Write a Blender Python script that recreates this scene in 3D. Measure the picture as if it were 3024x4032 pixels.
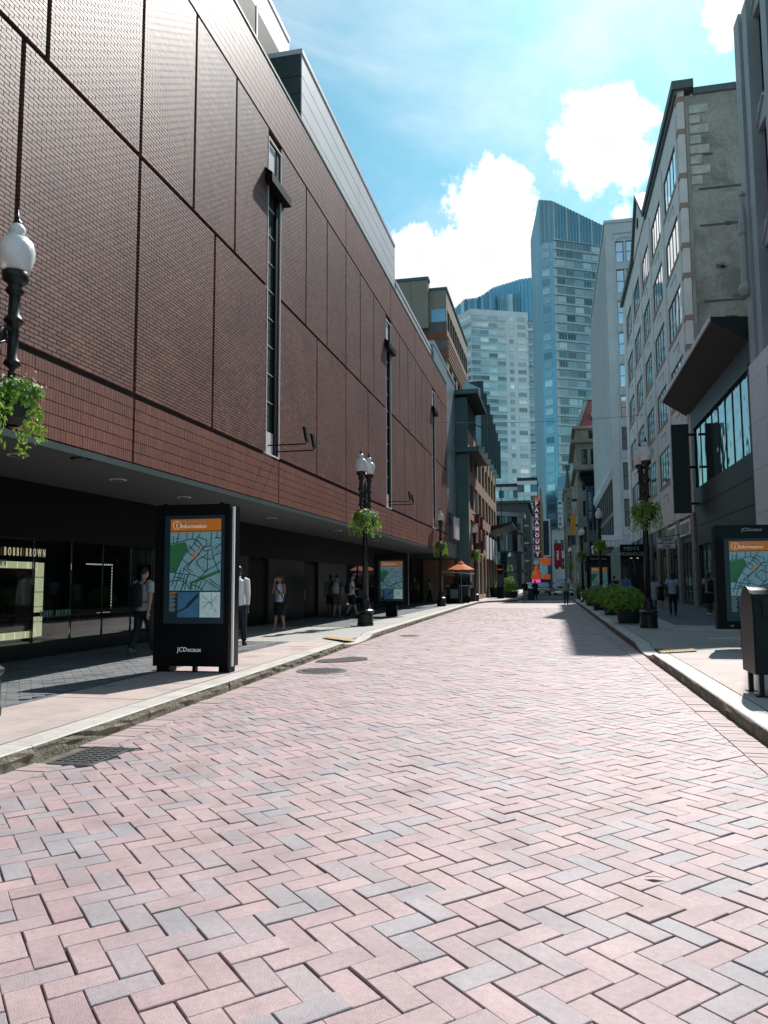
import bpy, bmesh, math, random
import numpy as np
from mathutils import Vector, Matrix, Euler

# ------------------------------------------------------------------ scene, camera, light
for o in list(bpy.data.objects): bpy.data.objects.remove(o, do_unlink=True)
SC = bpy.context.scene
COL = SC.collection
rad = math.radians
random.seed(7); RNG = np.random.default_rng(7)

CAM_H, FPX, CX, CY = 1.5556, 3000.0, 1512.0, 2016.0        # photo: 3024 x 4032 px
YAW, PITCH, ROLL = rad(12.568), rad(5.2986), -0.0048
SUN_AZ, SUN_EL = rad(14.2), rad(46.7)                        # azimuth from +Y (down the street) towards +X

_r0 = Vector((math.cos(YAW), math.sin(YAW), 0))
_f0 = Vector((-math.sin(YAW)*math.cos(PITCH), math.cos(YAW)*math.cos(PITCH), math.sin(PITCH)))
_u0 = _r0.cross(_f0)
CR = _r0*math.cos(ROLL) + _u0*math.sin(ROLL)
CU = -_r0*math.sin(ROLL) + _u0*math.cos(ROLL)
CF = _f0
CAM = Vector((0, 0, CAM_H))
cd = bpy.data.cameras.new('camera'); cam = bpy.data.objects.new('camera', cd); COL.objects.link(cam)
cd.sensor_fit = 'HORIZONTAL'; cd.sensor_width = 36; cd.lens = 36*FPX/3024
cd.clip_start = 0.05; cd.clip_end = 6000
m4 = Matrix.Identity(4)
for i in range(3):
    m4[i][0] = CR[i]; m4[i][1] = CU[i]; m4[i][2] = -CF[i]; m4[i][3] = CAM[i]
cam.matrix_world = m4
SC.camera = cam
SC.render.resolution_x, SC.render.resolution_y = 768, 1024

def ray(x, y):                                   # photo pixel -> direction
    return (CR*((x-CX)/FPX) + CU*(-(y-CY)/FPX) + CF).normalized()
def gz(x, y, z=0.0):                             # where that direction meets a level, a street-parallel wall, a cross wall
    d = ray(x, y); return CAM + d*((z-CAM_H)/d.z)
def gx(x, y, X):
    d = ray(x, y); return CAM + d*(X/d.x)
def gy(x, y, Y):
    d = ray(x, y); return CAM + d*(Y/d.y)
def proj(p):
    v = Vector(p)-CAM; w = v.dot(CF)
    return CX+FPX*v.dot(CR)/w, CY-FPX*v.dot(CU)/w, w

W = bpy.data.worlds.new('World'); SC.world = W; W.use_nodes = True
def build_world():
    nt = W.node_tree; N = nt.nodes; L = nt.links; N.clear()
    out = N.new('ShaderNodeOutputWorld')
    sky = N.new('ShaderNodeTexSky'); sky.sky_type = 'NISHITA'; sky.sun_disc = False
    sky.sun_elevation = SUN_EL; sky.sun_rotation = SUN_AZ
    sky.air_density = 1.0; sky.dust_density = 0.75; sky.ozone_density = 2.2; sky.altitude = 0
    tint = N.new('ShaderNodeMix'); tint.data_type = 'RGBA'; tint.blend_type = 'MULTIPLY'
    tint.inputs['Factor'].default_value = 1; tint.inputs['B'].default_value = (0.50, 0.92, 0.85, 1)
    L.new(sky.outputs[0], tint.inputs['A'])
    tc = N.new('ShaderNodeTexCoord')
    def math_(op, a, b=None, clamp=False):
        n = N.new('ShaderNodeMath'); n.operation = op; n.use_clamp = clamp
        for i, v in enumerate((a, b)):
            if v is None: continue
            if isinstance(v, (int, float)): n.inputs[i].default_value = v
            else: L.new(v, n.inputs[i])
        return n.outputs[0]
    def mr(v, a, b, c, d, smooth=True):
        n = N.new('ShaderNodeMapRange'); n.interpolation_type = 'SMOOTHSTEP' if smooth else 'LINEAR'
        for i, q in enumerate((a, b, c, d)): n.inputs[i+1].default_value = q
        L.new(v, n.inputs[0]); return n.outputs[0]
    def noise(scale, detail, rough, off=(0, 0, 0), dist=0.0):
        mp = N.new('ShaderNodeMapping'); mp.inputs['Location'].default_value = off
        L.new(tc.outputs['Generated'], mp.inputs[0])
        n = N.new('ShaderNodeTexNoise'); n.inputs['Scale'].default_value = scale
        n.inputs['Detail'].default_value = detail; n.inputs['Roughness'].default_value = rough
        n.inputs['Distortion'].default_value = dist
        L.new(mp.outputs[0], n.inputs[0]); return n.outputs[0]
    # cumulus heaps: (photo pixel of the heap's middle, angular radius in photo pixels, weight)
    heaps = [(1620, 1060, 170, 1), (1760, 1130, 200, 1), (1950, 830, 200, 1), (1930, 1030, 230, 1), (2090, 960, 190, .9),
             (1640, 960, 110, .8), (1760, 960, 110, .7), (1560, 1240, 240, 1), (1850, 1230, 250, 1), (2200, 760, 90, .45),
             (2370, 560, 210, 1), (2510, 480, 120, .8), (2280, 660, 120, .7), (2870, 70, 120, .75), (2960, -40, 160, .8),
             (2480, 700, 120, .6), (2600, 820, 130, .7), (2480, 860, 110, .5)]
    acc = None
    for x, y, r, w in heaps:
        d = ray(x, y)
        vm = N.new('ShaderNodeVectorMath'); vm.operation = 'DISTANCE'; vm.inputs[1].default_value = d
        L.new(tc.outputs['Generated'], vm.inputs[0])
        b = mr(vm.outputs['Value'], 0.0, 1.55*r/FPX, w, 0.0)
        acc = b if acc is None else math_('MAXIMUM', acc, b)
    # the same kind of fair-weather heaps over the rest of the sky
    sep = N.new('ShaderNodeSeparateXYZ'); L.new(tc.outputs['Generated'], sep.inputs[0])
    big = noise(2.2, 2, .5, (3.1, .4, 1.7))
    rest = mr(big, .54, .74, 0.0, .95)
    # (the photographed patch of sky is fixed by the heaps above)
    vmc = N.new('ShaderNodeVectorMath'); vmc.operation = 'DISTANCE'; vmc.inputs[1].default_value = ray(1900, 700)
    L.new(tc.outputs['Generated'], vmc.inputs[0])
    rest = math_('MULTIPLY', rest, mr(vmc.outputs['Value'], .55, .75, 0, 1))
    acc = math_('MAXIMUM', acc, rest)
    n1 = noise(11.0, 10, .66, (0, 0, 0), .3)
    n2 = noise(38.0, 7, .62, (1, 2, 3), .2)
    nn = math_('ADD', math_('MULTIPLY', math_('SUBTRACT', n1, .5), 1.5), math_('MULTIPLY', math_('SUBTRACT', n2, .5), .75))
    dens = math_('ADD', acc, nn)
    mask = mr(dens, .33, .60, 0, 1)
    veil = mr(noise(2.6, 6, .62, (5, 5, 1), .8), .40, .80, 0, .46)
    mask = math_('MAXIMUM', mask, veil)
    shade = mr(math_('ADD', dens, math_('MULTIPLY', math_('SUBTRACT', noise(14, 5, .55, (.04, .12, .1)), .5), 1.2)), .30, 1.25, 1.0, .70)
    cc = N.new('ShaderNodeCombineColor')
    L.new(math_('MULTIPLY', shade, 9.0), cc.inputs[0]); L.new(math_('MULTIPLY', shade, 8.75), cc.inputs[1]); L.new(math_('MULTIPLY', shade, 8.8), cc.inputs[2])
    mx = N.new('ShaderNodeMix'); mx.data_type = 'RGBA'
    L.new(mask, mx.inputs['Factor']); L.new(tint.outputs['Result'], mx.inputs['A']); L.new(cc.outputs[0], mx.inputs['B'])
    bg = N.new('ShaderNodeBackground'); bg.inputs['Strength'].default_value = 0.09
    L.new(mx.outputs['Result'], bg.inputs['Color']); L.new(bg.outputs[0], out.inputs[0])
build_world()
W.cycles.sampling_method = 'MANUAL'; W.cycles.sample_map_resolution = 512

sd = bpy.data.lights.new('sun', 'SUN'); sd.energy = 3.8; sd.angle = rad(0.53); sd.color = (1.0, .955, .91)
sun = bpy.data.objects.new('sun', sd); COL.objects.link(sun)
SUN_DIR = Vector((math.sin(SUN_AZ)*math.cos(SUN_EL), math.cos(SUN_AZ)*math.cos(SUN_EL), math.sin(SUN_EL)))
sun.rotation_euler = (-SUN_DIR).to_track_quat('-Z', 'Y').to_euler(); sun.location = (20, 60, 80)

VS = SC.view_settings
VS.view_transform = 'Standard'; VS.look = 'None'; VS.gamma = 1; VS.use_curve_mapping = False
VS.exposure = 0.82
SC.render.engine = 'CYCLES'
SC.cycles.max_bounces = 6; SC.cycles.diffuse_bounces = 3; SC.cycles.glossy_bounces = 3; SC.cycles.transmission_bounces = 6
SC.cycles.caustics_reflective = False; SC.cycles.caustics_refractive = False

# ------------------------------------------------------------------ materials
MT = {}
def mat(name, col, rough=.6, metal=0.0, var=.12, vs=3.0, bump=0.0, bs=60.0, rnd=None, emit=0.0, spec=.5,
        stain=0.0, ss=.6, stretch=None, transmission=0.0, sub=0.0, wave=0.0, ior=1.45):
    """base colour varied by world-space noise; rnd = list of colours picked per piece (face attribute or object random)"""
    m = bpy.data.materials.new(name); m.use_nodes = True
    nt = m.node_tree; N = nt.nodes; L = nt.links
    P = N['Principled BSDF']
    P.inputs['Roughness'].default_value = rough; P.inputs['Metallic'].default_value = metal
    P.inputs['Specular IOR Level'].default_value = spec; P.inputs['IOR'].default_value = ior
    geo = N.new('ShaderNodeNewGeometry'); pos = geo.outputs['Position']
    if stretch:
        mp = N.new('ShaderNodeMapping'); mp.inputs['Scale'].default_value = stretch; L.new(pos, mp.inputs[0]); pos = mp.outputs[0]
    def noise(s, d=4, r=.55):
        n = N.new('ShaderNodeTexNoise'); n.inputs['Scale'].default_value = s; n.inputs['Detail'].default_value = d
        n.inputs['Roughness'].default_value = r; L.new(pos, n.inputs[0]); return n.outputs[0]
    def mix(bt, fac, a, b):
        n = N.new('ShaderNodeMix'); n.data_type = 'RGBA'; n.blend_type = bt
        for k, v in (('Factor', fac), ('A', a), ('B', b)):
            if hasattr(v, 'node'): L.new(v, n.inputs[k])
            elif k == 'Factor': n.inputs[k].default_value = v
            else: n.inputs[k].default_value = (*v[:3], 1)
        return n.outputs['Result']
    def mrange(v, a, b, c, d):
        n = N.new('ShaderNodeMapRange'); L.new(v, n.inputs[0])
        for i, q in enumerate((a, b, c, d)): n.inputs[i+1].default_value = q
        return n.outputs[0]
    base = None
    if rnd:
        at = N.new('ShaderNodeAttribute'); at.attribute_name = 'rnd'
        oi = N.new('ShaderNodeObjectInfo')
        ad = N.new('ShaderNodeMath'); ad.operation = 'ADD'; L.new(at.outputs['Fac'], ad.inputs[0]); L.new(oi.outputs['Random'], ad.inputs[1])
        fr = N.new('ShaderNodeMath'); fr.operation = 'FRACT'; L.new(ad.outputs[0], fr.inputs[0])
        cr = N.new('ShaderNodeValToRGB'); L.new(fr.outputs[0], cr.inputs[0])
        el = cr.color_ramp.elements; n = len(rnd)
        while len(el) < n: el.new(.5)
        for i, c in enumerate(rnd):
            el[i].position = i/(n-1); el[i].color = (*c, 1)
        base = cr.outputs[0]
    else:
        rgb = N.new('ShaderNodeRGB'); rgb.outputs[0].default_value = (*col, 1); base = rgb.outputs[0]
    if var > 0:
        f = mrange(noise(vs), .3, .7, 1-var, 1+var)
        cc = N.new('ShaderNodeCombineColor')
        for i in range(3): L.new(f, cc.inputs[i])
        base = mix('MULTIPLY', 1.0, base, cc.outputs[0])
        f2 = mrange(noise(vs*14, 3), .3, .7, 1-var*.6, 1+var*.6)
        c2 = N.new('ShaderNodeCombineColor')
        for i in range(3): L.new(f2, c2.inputs[i])
        base = mix('MULTIPLY', 1.0, base, c2.outputs[0])
    if stain > 0:
        f = mrange(noise(ss, 7, .68), .52, .66, 0, stain)
        base = mix('MIX', f, base, [c*.35 for c in col])
    L.new(base, P.inputs['Base Color'])
    if emit > 0:
        L.new(base, P.inputs['Emission Color']); P.inputs['Emission Strength'].default_value = emit
    if transmission: P.inputs['Transmission Weight'].default_value = transmission
    if sub:
        P.inputs['Transmission Weight'].default_value = 0
        tr = N.new('ShaderNodeBsdfTranslucent'); L.new(base, tr.inputs[0])
        ms = N.new('ShaderNodeMixShader'); ms.inputs[0].default_value = sub
        L.new(P.outputs[0], ms.inputs[1]); L.new(tr.outputs[0], ms.inputs[2])
        L.new(ms.outputs[0], N['Material Output'].inputs[0])
    if bump or wave:
        b = N.new('ShaderNodeBump'); b.inputs['Distance'].default_value = 1.0
        if wave:
            b.inputs['Strength'].default_value = 1.0; h = mrange(noise(bs, 1, .4), 0, 1, 0, wave)
        else:
            b.inputs['Strength'].default_value = 1.0; h = mrange(noise(bs, 5, .6), 0, 1, 0, bump)
        L.new(h, b.inputs['Height']); L.new(b.outputs[0], P.inputs['Normal'])
    m.diffuse_color = (*col, 1)
    MT[name] = m
    return m

# ------------------------------------------------------------------ mesh helpers
class MB:
    """collects faces; .obj() links them as ONE mesh object"""
    def __init__(s): s.v = []; s.f = []; s.mi = []; s.k = 0
    def _add(s, vs, fs):
        n = len(s.v); s.v += [tuple(p) for p in vs]; s.f += [tuple(i+n for i in f) for f in fs]; s.mi += [s.k]*len(fs); return s
    def box(s, x0, x1, y0, y1, z0, z1, M=None):
        p = [Vector((x, y, z)) for z in (z0, z1) for y in (y0, y1) for x in (x0, x1)]
        if M is not None: p = [M @ q for q in p]
        return s._add(p, [(0, 2, 3, 1), (4, 5, 7, 6), (0, 1, 5, 4), (2, 6, 7, 3), (0, 4, 6, 2), (1, 3, 7, 5)])
    def cbox(s, c, sx, sy, sz, rz=0):
        M = Matrix.Translation(c) @ Matrix.Rotation(rz, 4, 'Z')
        return s.box(-sx/2, sx/2, -sy/2, sy/2, -sz/2, sz/2, M)
    def quad(s, a, b, c, d): return s._add([a, b, c, d], [(0, 1, 2, 3)])
    def poly(s, pts): return s._add(pts, [tuple(range(len(pts)))])
    def prism(s, pts, z0, z1):                      # plan polygon (x,y), ccw
        n = len(pts)
        vs = [(x, y, z0) for x, y in pts]+[(x, y, z1) for x, y in pts]
        return s._add(vs, [tuple(range(n-1, -1, -1)), tuple(range(n, 2*n))]+[(i, (i+1) % n, n+(i+1) % n, n+i) for i in range(n)])
    def extr(s, pts, a, b):                          # section points (3D at a) swept by vector b
        n = len(pts); b = Vector(b)
        vs = [Vector(p) for p in pts]+[Vector(p)+b for p in pts]
        return s._add(vs, [tuple(range(n-1, -1, -1)), tuple(range(n, 2*n))]+[(i, (i+1) % n, n+(i+1) % n, n+i) for i in range(n)])
    def lathe(s, prof, n=16, c=(0, 0, 0), M=None, cap=True):
        vs = []; fs = []
        for r, z in prof:
            for i in range(n):
                a = 2*math.pi*i/n; p = Vector((c[0]+r*math.cos(a), c[1]+r*math.sin(a), c[2]+z))
                vs.append(M @ p if M is not None else p)
        for j in range(len(prof)-1):
            for i in range(n):
                a = j*n+i; b = j*n+(i+1) % n; fs.append((a, b, b+n, a+n))
        if cap:
            fs.append(tuple(range(n-1, -1, -1))); fs.append(tuple((len(prof)-1)*n+i for i in range(n)))
        return s._add(vs, fs)
    def tube(s, pts, rr, n=8, flat=None):
        """rr: radius or (ra, rb) per point; flat = reference side vector for ra"""
        pts = [Vector(p) for p in pts]; m = len(pts)
        if not isinstance(rr, (list, tuple)): rr = [rr]*m
        vs = []; fs = []
        prev = None
        for j, p in enumerate(pts):
            t = (pts[min(j+1, m-1)]-pts[max(j-1, 0)]).normalized()
            ref = Vector(flat) if flat is not None else (prev if prev is not None else (Vector((1, 0, 0)) if abs(t.x) < .8 else Vector((0, 1, 0))))
            a = (ref - t*ref.dot(t)); a = a.normalized() if a.length > 1e-6 else t.orthogonal().normalized()
            b = t.cross(a); prev = a
            r = rr[j]; ra, rb = r if isinstance(r, (list, tuple)) else (r, r)
            for i in range(n):
                th = 2*math.pi*i/n; vs.append(p + a*(ra*math.cos(th)) + b*(rb*math.sin(th)))
        for j in range(m-1):
            for i in range(n):
                q = j*n+i; w = j*n+(i+1) % n; fs.append((q, w, w+n, q+n))
        fs.append(tuple(range(n-1, -1, -1))); fs.append(tuple((m-1)*n+i for i in range(n)))
        return s._add(vs, fs)
    def ball(s, c, rx, ry, rz, n=10, m=7, M=None):
        prof = [(math.sin(math.pi*j/m), -math.cos(math.pi*j/m)) for j in range(m+1)]
        vs = []; fs = []
        c = Vector(c)
        for r, z in prof:
            for i in range(n):
                a = 2*math.pi*i/n; p = Vector((rx*r*math.cos(a), ry*r*math.sin(a), rz*z))
                vs.append((M @ p if M is not None else p) + c)
        for j in range(m):
            for i in range(n):
                a = j*n+i; b = j*n+(i+1) % n; fs.append((a, b, b+n, a+n))
        return s._add(vs, fs)
    def mesh(s, name, off=None):
        me = bpy.data.meshes.new(name)
        vs = s.v if off is None else [(x-off[0], y-off[1], z-off[2]) for x, y, z in s.v]
        me.from_pydata(vs, [], s.f)
        if s.k: me.polygons.foreach_set('material_index', s.mi)
        me.update(); return me
    def obj(s, name, m, parent=None, smooth=False, bevel=0.0, local=False):
        """vertices are world coordinates unless local=True (then they are already the parent's)"""
        off = None if (parent is None or local) else wloc(parent)
        me = s.mesh(name, off)
        return link(name, me, m, parent, smooth, bevel)
def wloc(o):
    p = Vector(o.location)
    while o.parent is not None: o = o.parent; p += Vector(o.location)
    return p
def link(name, me, m, parent=None, smooth=False, bevel=0.0):
    if not me.materials:
        for q in (m if isinstance(m, (list, tuple)) else [m]): me.materials.append(MT[q] if isinstance(q, str) else q)
    if smooth: me.polygons.foreach_set('use_smooth', [True]*len(me.polygons)); me.update()
    o = bpy.data.objects.new(name, me); COL.objects.link(o)
    if parent is not None: o.parent = parent
    if bevel:
        b = o.modifiers.new('bevel', 'BEVEL'); b.width = bevel; b.segments = 2; b.limit_method = 'ANGLE'
    return o
def empty(name, loc, rz=0.0):
    o = bpy.data.objects.new(name, None); COL.objects.link(o); o.location = loc; o.rotation_euler[2] = rz
    o.empty_display_size = .2; return o
def tag(o, label=None, cat=None, group=None, kind=None):
    if label: o['label'] = label
    if cat: o['category'] = cat
    if group: o['group'] = group
    if kind: o['kind'] = kind
    return o
def thing(name, label, cat, loc, rz=0.0, group=None): return tag(empty(name, loc, rz), label, cat, group)
def copy_tree(o, parent=None):
    c = o.copy(); COL.objects.link(c); c.parent = parent
    for ch in [q for q in o.children]: copy_tree(ch, c)
    return c
def text(s, size, m, parent=None, name='lettering', loc=(0, 0, 0), face='S', ext=.004, align='CENTER', sx=1.0, vertical=False, rot=0.0, lsp=1.0, bold=0.0, spc=1.0):
    """lettering as a mesh; face S = read by somebody looking down the street (+Y), E = read from the street on the left-hand wall, W = right-hand wall"""
    cu = bpy.data.curves.new('t', 'FONT'); cu.body = '\n'.join(s) if vertical else s
    cu.size = size; cu.extrude = ext; cu.align_x = align; cu.align_y = 'CENTER'; cu.space_line = lsp; cu.offset = bold; cu.space_character = spc
    cu.resolution_u = 2
    t = bpy.data.objects.new('t', cu); COL.objects.link(t)
    dg = bpy.context.evaluated_depsgraph_get()
    me = bpy.data.meshes.new_from_object(t.evaluated_get(dg)); bpy.data.objects.remove(t); bpy.data.curves.remove(cu)
    M = Matrix.Rotation({'S': 0, 'E': math.pi/2, 'W': -math.pi/2}[face], 4, 'Z') @ Matrix.Rotation(math.pi/2, 4, 'X') @ Matrix.Rotation(rot, 4, 'Z') @ Matrix.Diagonal((sx, 1, 1, 1))
    me.transform(M); me.materials.clear()
    o = link(name, me, m, parent); o.location = loc
    return o
def in_frame(x, y, pad=60): return -pad < x < 3024+pad and -pad < y < 4032+pad
def np_mesh(name, verts, faces_per, nv, rnd=None, mats=None):
    """many alike pieces: verts (P,nv,3), faces_per list of index tuples (quads)"""
    P = len(verts); fq = np.array(faces_per, dtype=np.int32); nf = len(fq)
    me = bpy.data.meshes.new(name)
    me.vertices.add(P*nv); me.vertices.foreach_set('co', np.asarray(verts, dtype=np.float32).reshape(-1))
    idx = (fq[None, :, :] + (np.arange(P, dtype=np.int32)*nv)[:, None, None]).reshape(-1)
    me.loops.add(len(idx)); me.loops.foreach_set('vertex_index', idx)
    me.polygons.add(P*nf)
    me.polygons.foreach_set('loop_start', np.arange(P*nf, dtype=np.int32)*4)
    me.polygons.foreach_set('loop_total', np.full(P*nf, 4, dtype=np.int32))
    me.update(calc_edges=True); me.shade_flat()
    if rnd is not None:
        a = me.attributes.new('rnd', 'FLOAT', 'FACE'); a.data.foreach_set('value', np.repeat(np.asarray(rnd, dtype=np.float32), nf))
    return me
def pieces(name, T, parent, m, nmax, plural, off=(0, 0, 0)):
    """T: template (mesh verts, quads); list of 4x4 matrices in T['mats']. The nmax that show largest become objects, the rest one part."""
    mats = T['mats']; tv = np.array(T['v'], dtype=np.float64); nv = len(tv)
    A = np.array(mats)                                        # (P,4,4)
    c = A[:, :3, 3]; d = c - np.array(CAM)
    w = d @ np.array(CF); u = CX+FPX*(d @ np.array(CR))/np.maximum(w, .01); vv = CY-FPX*(d @ np.array(CU))/np.maximum(w, .01)
    nrm = A[:, :3, :3] @ np.array(T['n'])
    dist = np.linalg.norm(d, axis=1); facing = np.abs((nrm*d).sum(1))/dist
    score = np.where((w > .3) & (u > 5) & (u < 3019) & (vv > 5) & (vv < 4027), facing/dist**2, 0)
    order = np.argsort(-score); pick = [i for i in order[:nmax] if score[i] > 0]
    rest = np.setdiff1d(np.arange(len(A)), pick)
    me = bpy.data.meshes.new(name); me.from_pydata([tuple(p) for p in T['v']], [], [tuple(f) for f in T['f']]); me.update()
    me.materials.append(MT[m])
    po = wloc(parent)
    for i in pick:
        o = bpy.data.objects.new(name, me); COL.objects.link(o); o.parent = parent
        M = Matrix([list(r) for r in A[i]]); M.translation = M.translation - po; o.matrix_local = M
    if len(rest):
        V = np.einsum('pij,vj->pvi', A[rest][:, :3, :3], tv) + A[rest][:, None, :3, 3] - np.array(po)
        o = link(plural, np_mesh(plural, V, T['f'], nv, RNG.random(len(rest))), m, parent); o['kind'] = 'stuff'
    return
BOX5 = [(4, 5, 7, 6), (0, 1, 5, 4), (2, 6, 7, 3), (0, 4, 6, 2), (1, 3, 7, 5)]
def box_t(sx, sy, sz):                                         # top-faced piece: top at z=0, open below
    v = [(x, y, z) for z in (-sz, 0) for y in (-sy/2, sy/2) for x in (-sx/2, sx/2)]
    return v, BOX5
# ------------------------------------------------------------------ material palette
mat('paver', (.36, .26, .24), .55, bump=.0035, bs=160, var=.16, vs=2.2, spec=.6, stain=.28, ss=1.4,
    rnd=[(.365, .252, .262), (.395, .282, .288), (.345, .24, .25), (.305, .272, .288), (.38, .268, .274), (.41, .30, .302), (.278, .266, .288), (.37, .258, .266), (.328, .25, .26), (.388, .278, .282), (.288, .27, .29), (.365, .252, .262)])
mat('border_paver', (.42, .32, .28), .62, bump=.003, bs=160, var=.14, vs=2.2,
    rnd=[(.38, .28, .278), (.35, .255, .258), (.405, .305, .30), (.33, .27, .27), (.38, .28, .278)])
mat('joint', (.12, .10, .085), .95, var=.3, vs=6, bump=.006, bs=90)
mat('road_far', (.33, .265, .26), .6, var=.13, vs=.5, bump=.004, bs=60, stain=.15, ss=.4)
mat('asphalt', (.055, .055, .058), .85, var=.2, vs=1.5, bump=.005, bs=120)
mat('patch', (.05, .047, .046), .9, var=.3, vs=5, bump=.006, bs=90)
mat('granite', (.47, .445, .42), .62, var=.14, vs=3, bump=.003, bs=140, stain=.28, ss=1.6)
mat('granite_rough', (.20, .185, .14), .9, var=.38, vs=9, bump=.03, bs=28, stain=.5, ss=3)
mat('slab', (.42, .345, .32), .72, var=.1, vs=1.2, bump=.002, bs=200, stain=.34, ss=1.5,
    rnd=[(.43, .355, .33), (.40, .335, .315), (.46, .375, .35), (.43, .355, .33)])
mat('slab_grey', (.34, .33, .31), .72, var=.12, vs=1.2, bump=.002, bs=200, stain=.22, ss=1.2)
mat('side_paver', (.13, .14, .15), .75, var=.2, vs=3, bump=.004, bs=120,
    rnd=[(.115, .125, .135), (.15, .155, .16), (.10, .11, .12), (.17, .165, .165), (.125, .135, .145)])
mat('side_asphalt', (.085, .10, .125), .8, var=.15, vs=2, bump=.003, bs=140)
mat('tactile', (.46, .33, .16), .7, var=.1)
mat('iron', (.10, .10, .105), .5, metal=.6, var=.2, vs=12, bump=.004, bs=60)
mat('iron_worn', (.22, .23, .24), .38, metal=.85, var=.2, vs=14)
mat('paint', (.74, .71, .68), .7, var=.35, vs=8, stain=.5, ss=4)
mat('black', (.004, .0046, .005), .5, var=.1, spec=.16)
mat('black_gloss', (.004, .0046, .005), .28, var=0, spec=.18)
mat('white', (.78, .78, .77), .5, var=.04)
mat('steel', (.55, .57, .58), .35, metal=.9, var=.08)
mat('concrete', (.33, .32, .30), .8, var=.15, vs=.8)

# ------------------------------------------------------------------ ground, road
g = MB().quad((-900, -900, -.06), (900, -900, -.06), (900, 900, -.06), (-900, 900, -.06)).obj('ground', 'asphalt'); tag(g, kind='structure')

# kerb edges (roadside line at the top of the kerb), read off the photograph
KL = [(-4.35, -6.0), (-4.44, 2.0), (-4.50, 6.0), (-4.60, 8.6), (-4.67, 11.0), (-4.77, 14.0), (-4.92, 17.8), (-4.98, 20.5), (-5.06, 23.0), (-5.22, 31.0), (-5.46, 46.0), (-5.50, 56.0), (-5.15, 58.6), (-4.2, 60.6), (-3.0, 62.6)]
KR = [(2.05, -6.0), (1.98, 4.0), (1.92, 8.6), (1.87, 13.4), (1.80, 17.5), (1.76, 22.0), (1.66, 36.0), (1.46, 64.0)]
def along(poly, y):
    for (x0, y0), (x1, y1) in zip(poly, poly[1:]):
        if y0 <= y <= y1: return x0+(x1-x0)*(y-y0)/(y1-y0)
    return poly[0][0] if y < poly[0][1] else poly[-1][0]
ROAD_END = 46.0
road = MB().prism([(x, y) for x, y in KR if y <= 64]+[(1.46, 66)]+[(-9, 66)]+[(-9, 62.6)]+[p for p in KL[::-1]], -.058, -.0145).obj("road", "joint"); tag(road, kind='structure')
fr = MB()
nseg = 24; ys = [ROAD_END+i*(66-ROAD_END)/nseg for i in range(nseg+1)]
for a, b in zip(ys, ys[1:]):
    fr.quad((along(KL, min(a, 62.6))+.02, a, 0), (along(KR, a)-.02, a, 0), (along(KR, b)-.02, b, 0), (along(KL, min(b, 62.6))+.02, b, 0))
tag(fr.obj('far_road', 'road_far'), kind='structure')
tag(MB().quad((-40, 66, .001), (40, 66, .001), (40, 84, .001), (-40, 84, .001)).obj('cross_street', 'asphalt'), kind='structure')
tag(MB().prism([(-12, 62.05), (-3.35, 62.05), (-3.05, 63.0), (-3.0, 74), (-3.6, 75), (-12, 75)], -.04, .149).obj('plaza', 'slab_grey'), kind='structure')
tag(MB().prism([(2.2, 84), (12, 84), (12, 150), (2.6, 150)], -.04, .14).obj('far_sidewalk_right', 'slab_grey'), kind='structure')
tag(MB().prism([(-12, 84.5), (-4.4, 84.5), (-4.2, 180), (-12, 180)], -.04, .14).obj('far_sidewalk_left', 'slab_grey'), kind='structure')
tag(MB().quad((-5.3, 74, .003), (3.0, 74, .003), (1.0, 240, .003), (-4.5, 240, .003)).obj('distant_road', 'asphalt'), kind='structure')

# herringbone pavers, 45 degrees to the kerb
PW = .1350
GR = (-4.36, -3.93, 6.0, 6.7)          # storm grate
def paver_template(L_, W_, j=.0030, b=.003, dz=.05):
    x, y = L_/2-j, W_/2-j
    v = [(-x+b, -y+b, 0), (x-b, -y+b, 0), (x-b, y-b, 0), (-x+b, y-b, 0), (-x, -y, -b), (x, -y, -b), (x, y, -b), (-x, y, -b),
         (-x, -y, -dz), (x, -y, -dz), (x, y, -dz), (-x, y, -dz)]
    f = [(0, 1, 2, 3)]+[(i, 4+i, 4+(i+1) % 4, (i+1) % 4) for i in range(4)]+[(4+i, 8+i, 8+(i+1) % 4, 4+(i+1) % 4) for i in range(4)]
    f = [tuple(reversed(q)) if k else q for k, q in enumerate(f)]
    f = [f[0]]+[(i, 4+i, 4+(i+1) % 4, (i+1) % 4) for i in range(4)]+[(4+i, 8+i, 8+(i+1) % 4, 4+(i+1) % 4) for i in range(4)]
    return v, f
BORDER = .30
def road_limits(y): return along(KL, y)+BORDER+.012, along(KR, y)-BORDER-.012
full = []; cut = []
s2 = math.sqrt(2)
def clip(poly, a, n):                                # keep (p-a).n >= 0
    out = []
    for i in range(len(poly)):
        p, q = poly[i], poly[(i+1) % len(poly)]
        dp = (p[0]-a[0])*n[0]+(p[1]-a[1])*n[1]; dq = (q[0]-a[0])*n[0]+(q[1]-a[1])*n[1]
        if dp >= 0: out.append(p)
        if (dp >= 0) != (dq >= 0):
            t = dp/(dp-dq); out.append((p[0]+(q[0]-p[0])*t, p[1]+(q[1]-p[1])*t))
    return out
imax = int(12/(s2*PW))+2; jmax = int(ROAD_END/(2*s2*PW))+2
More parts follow.
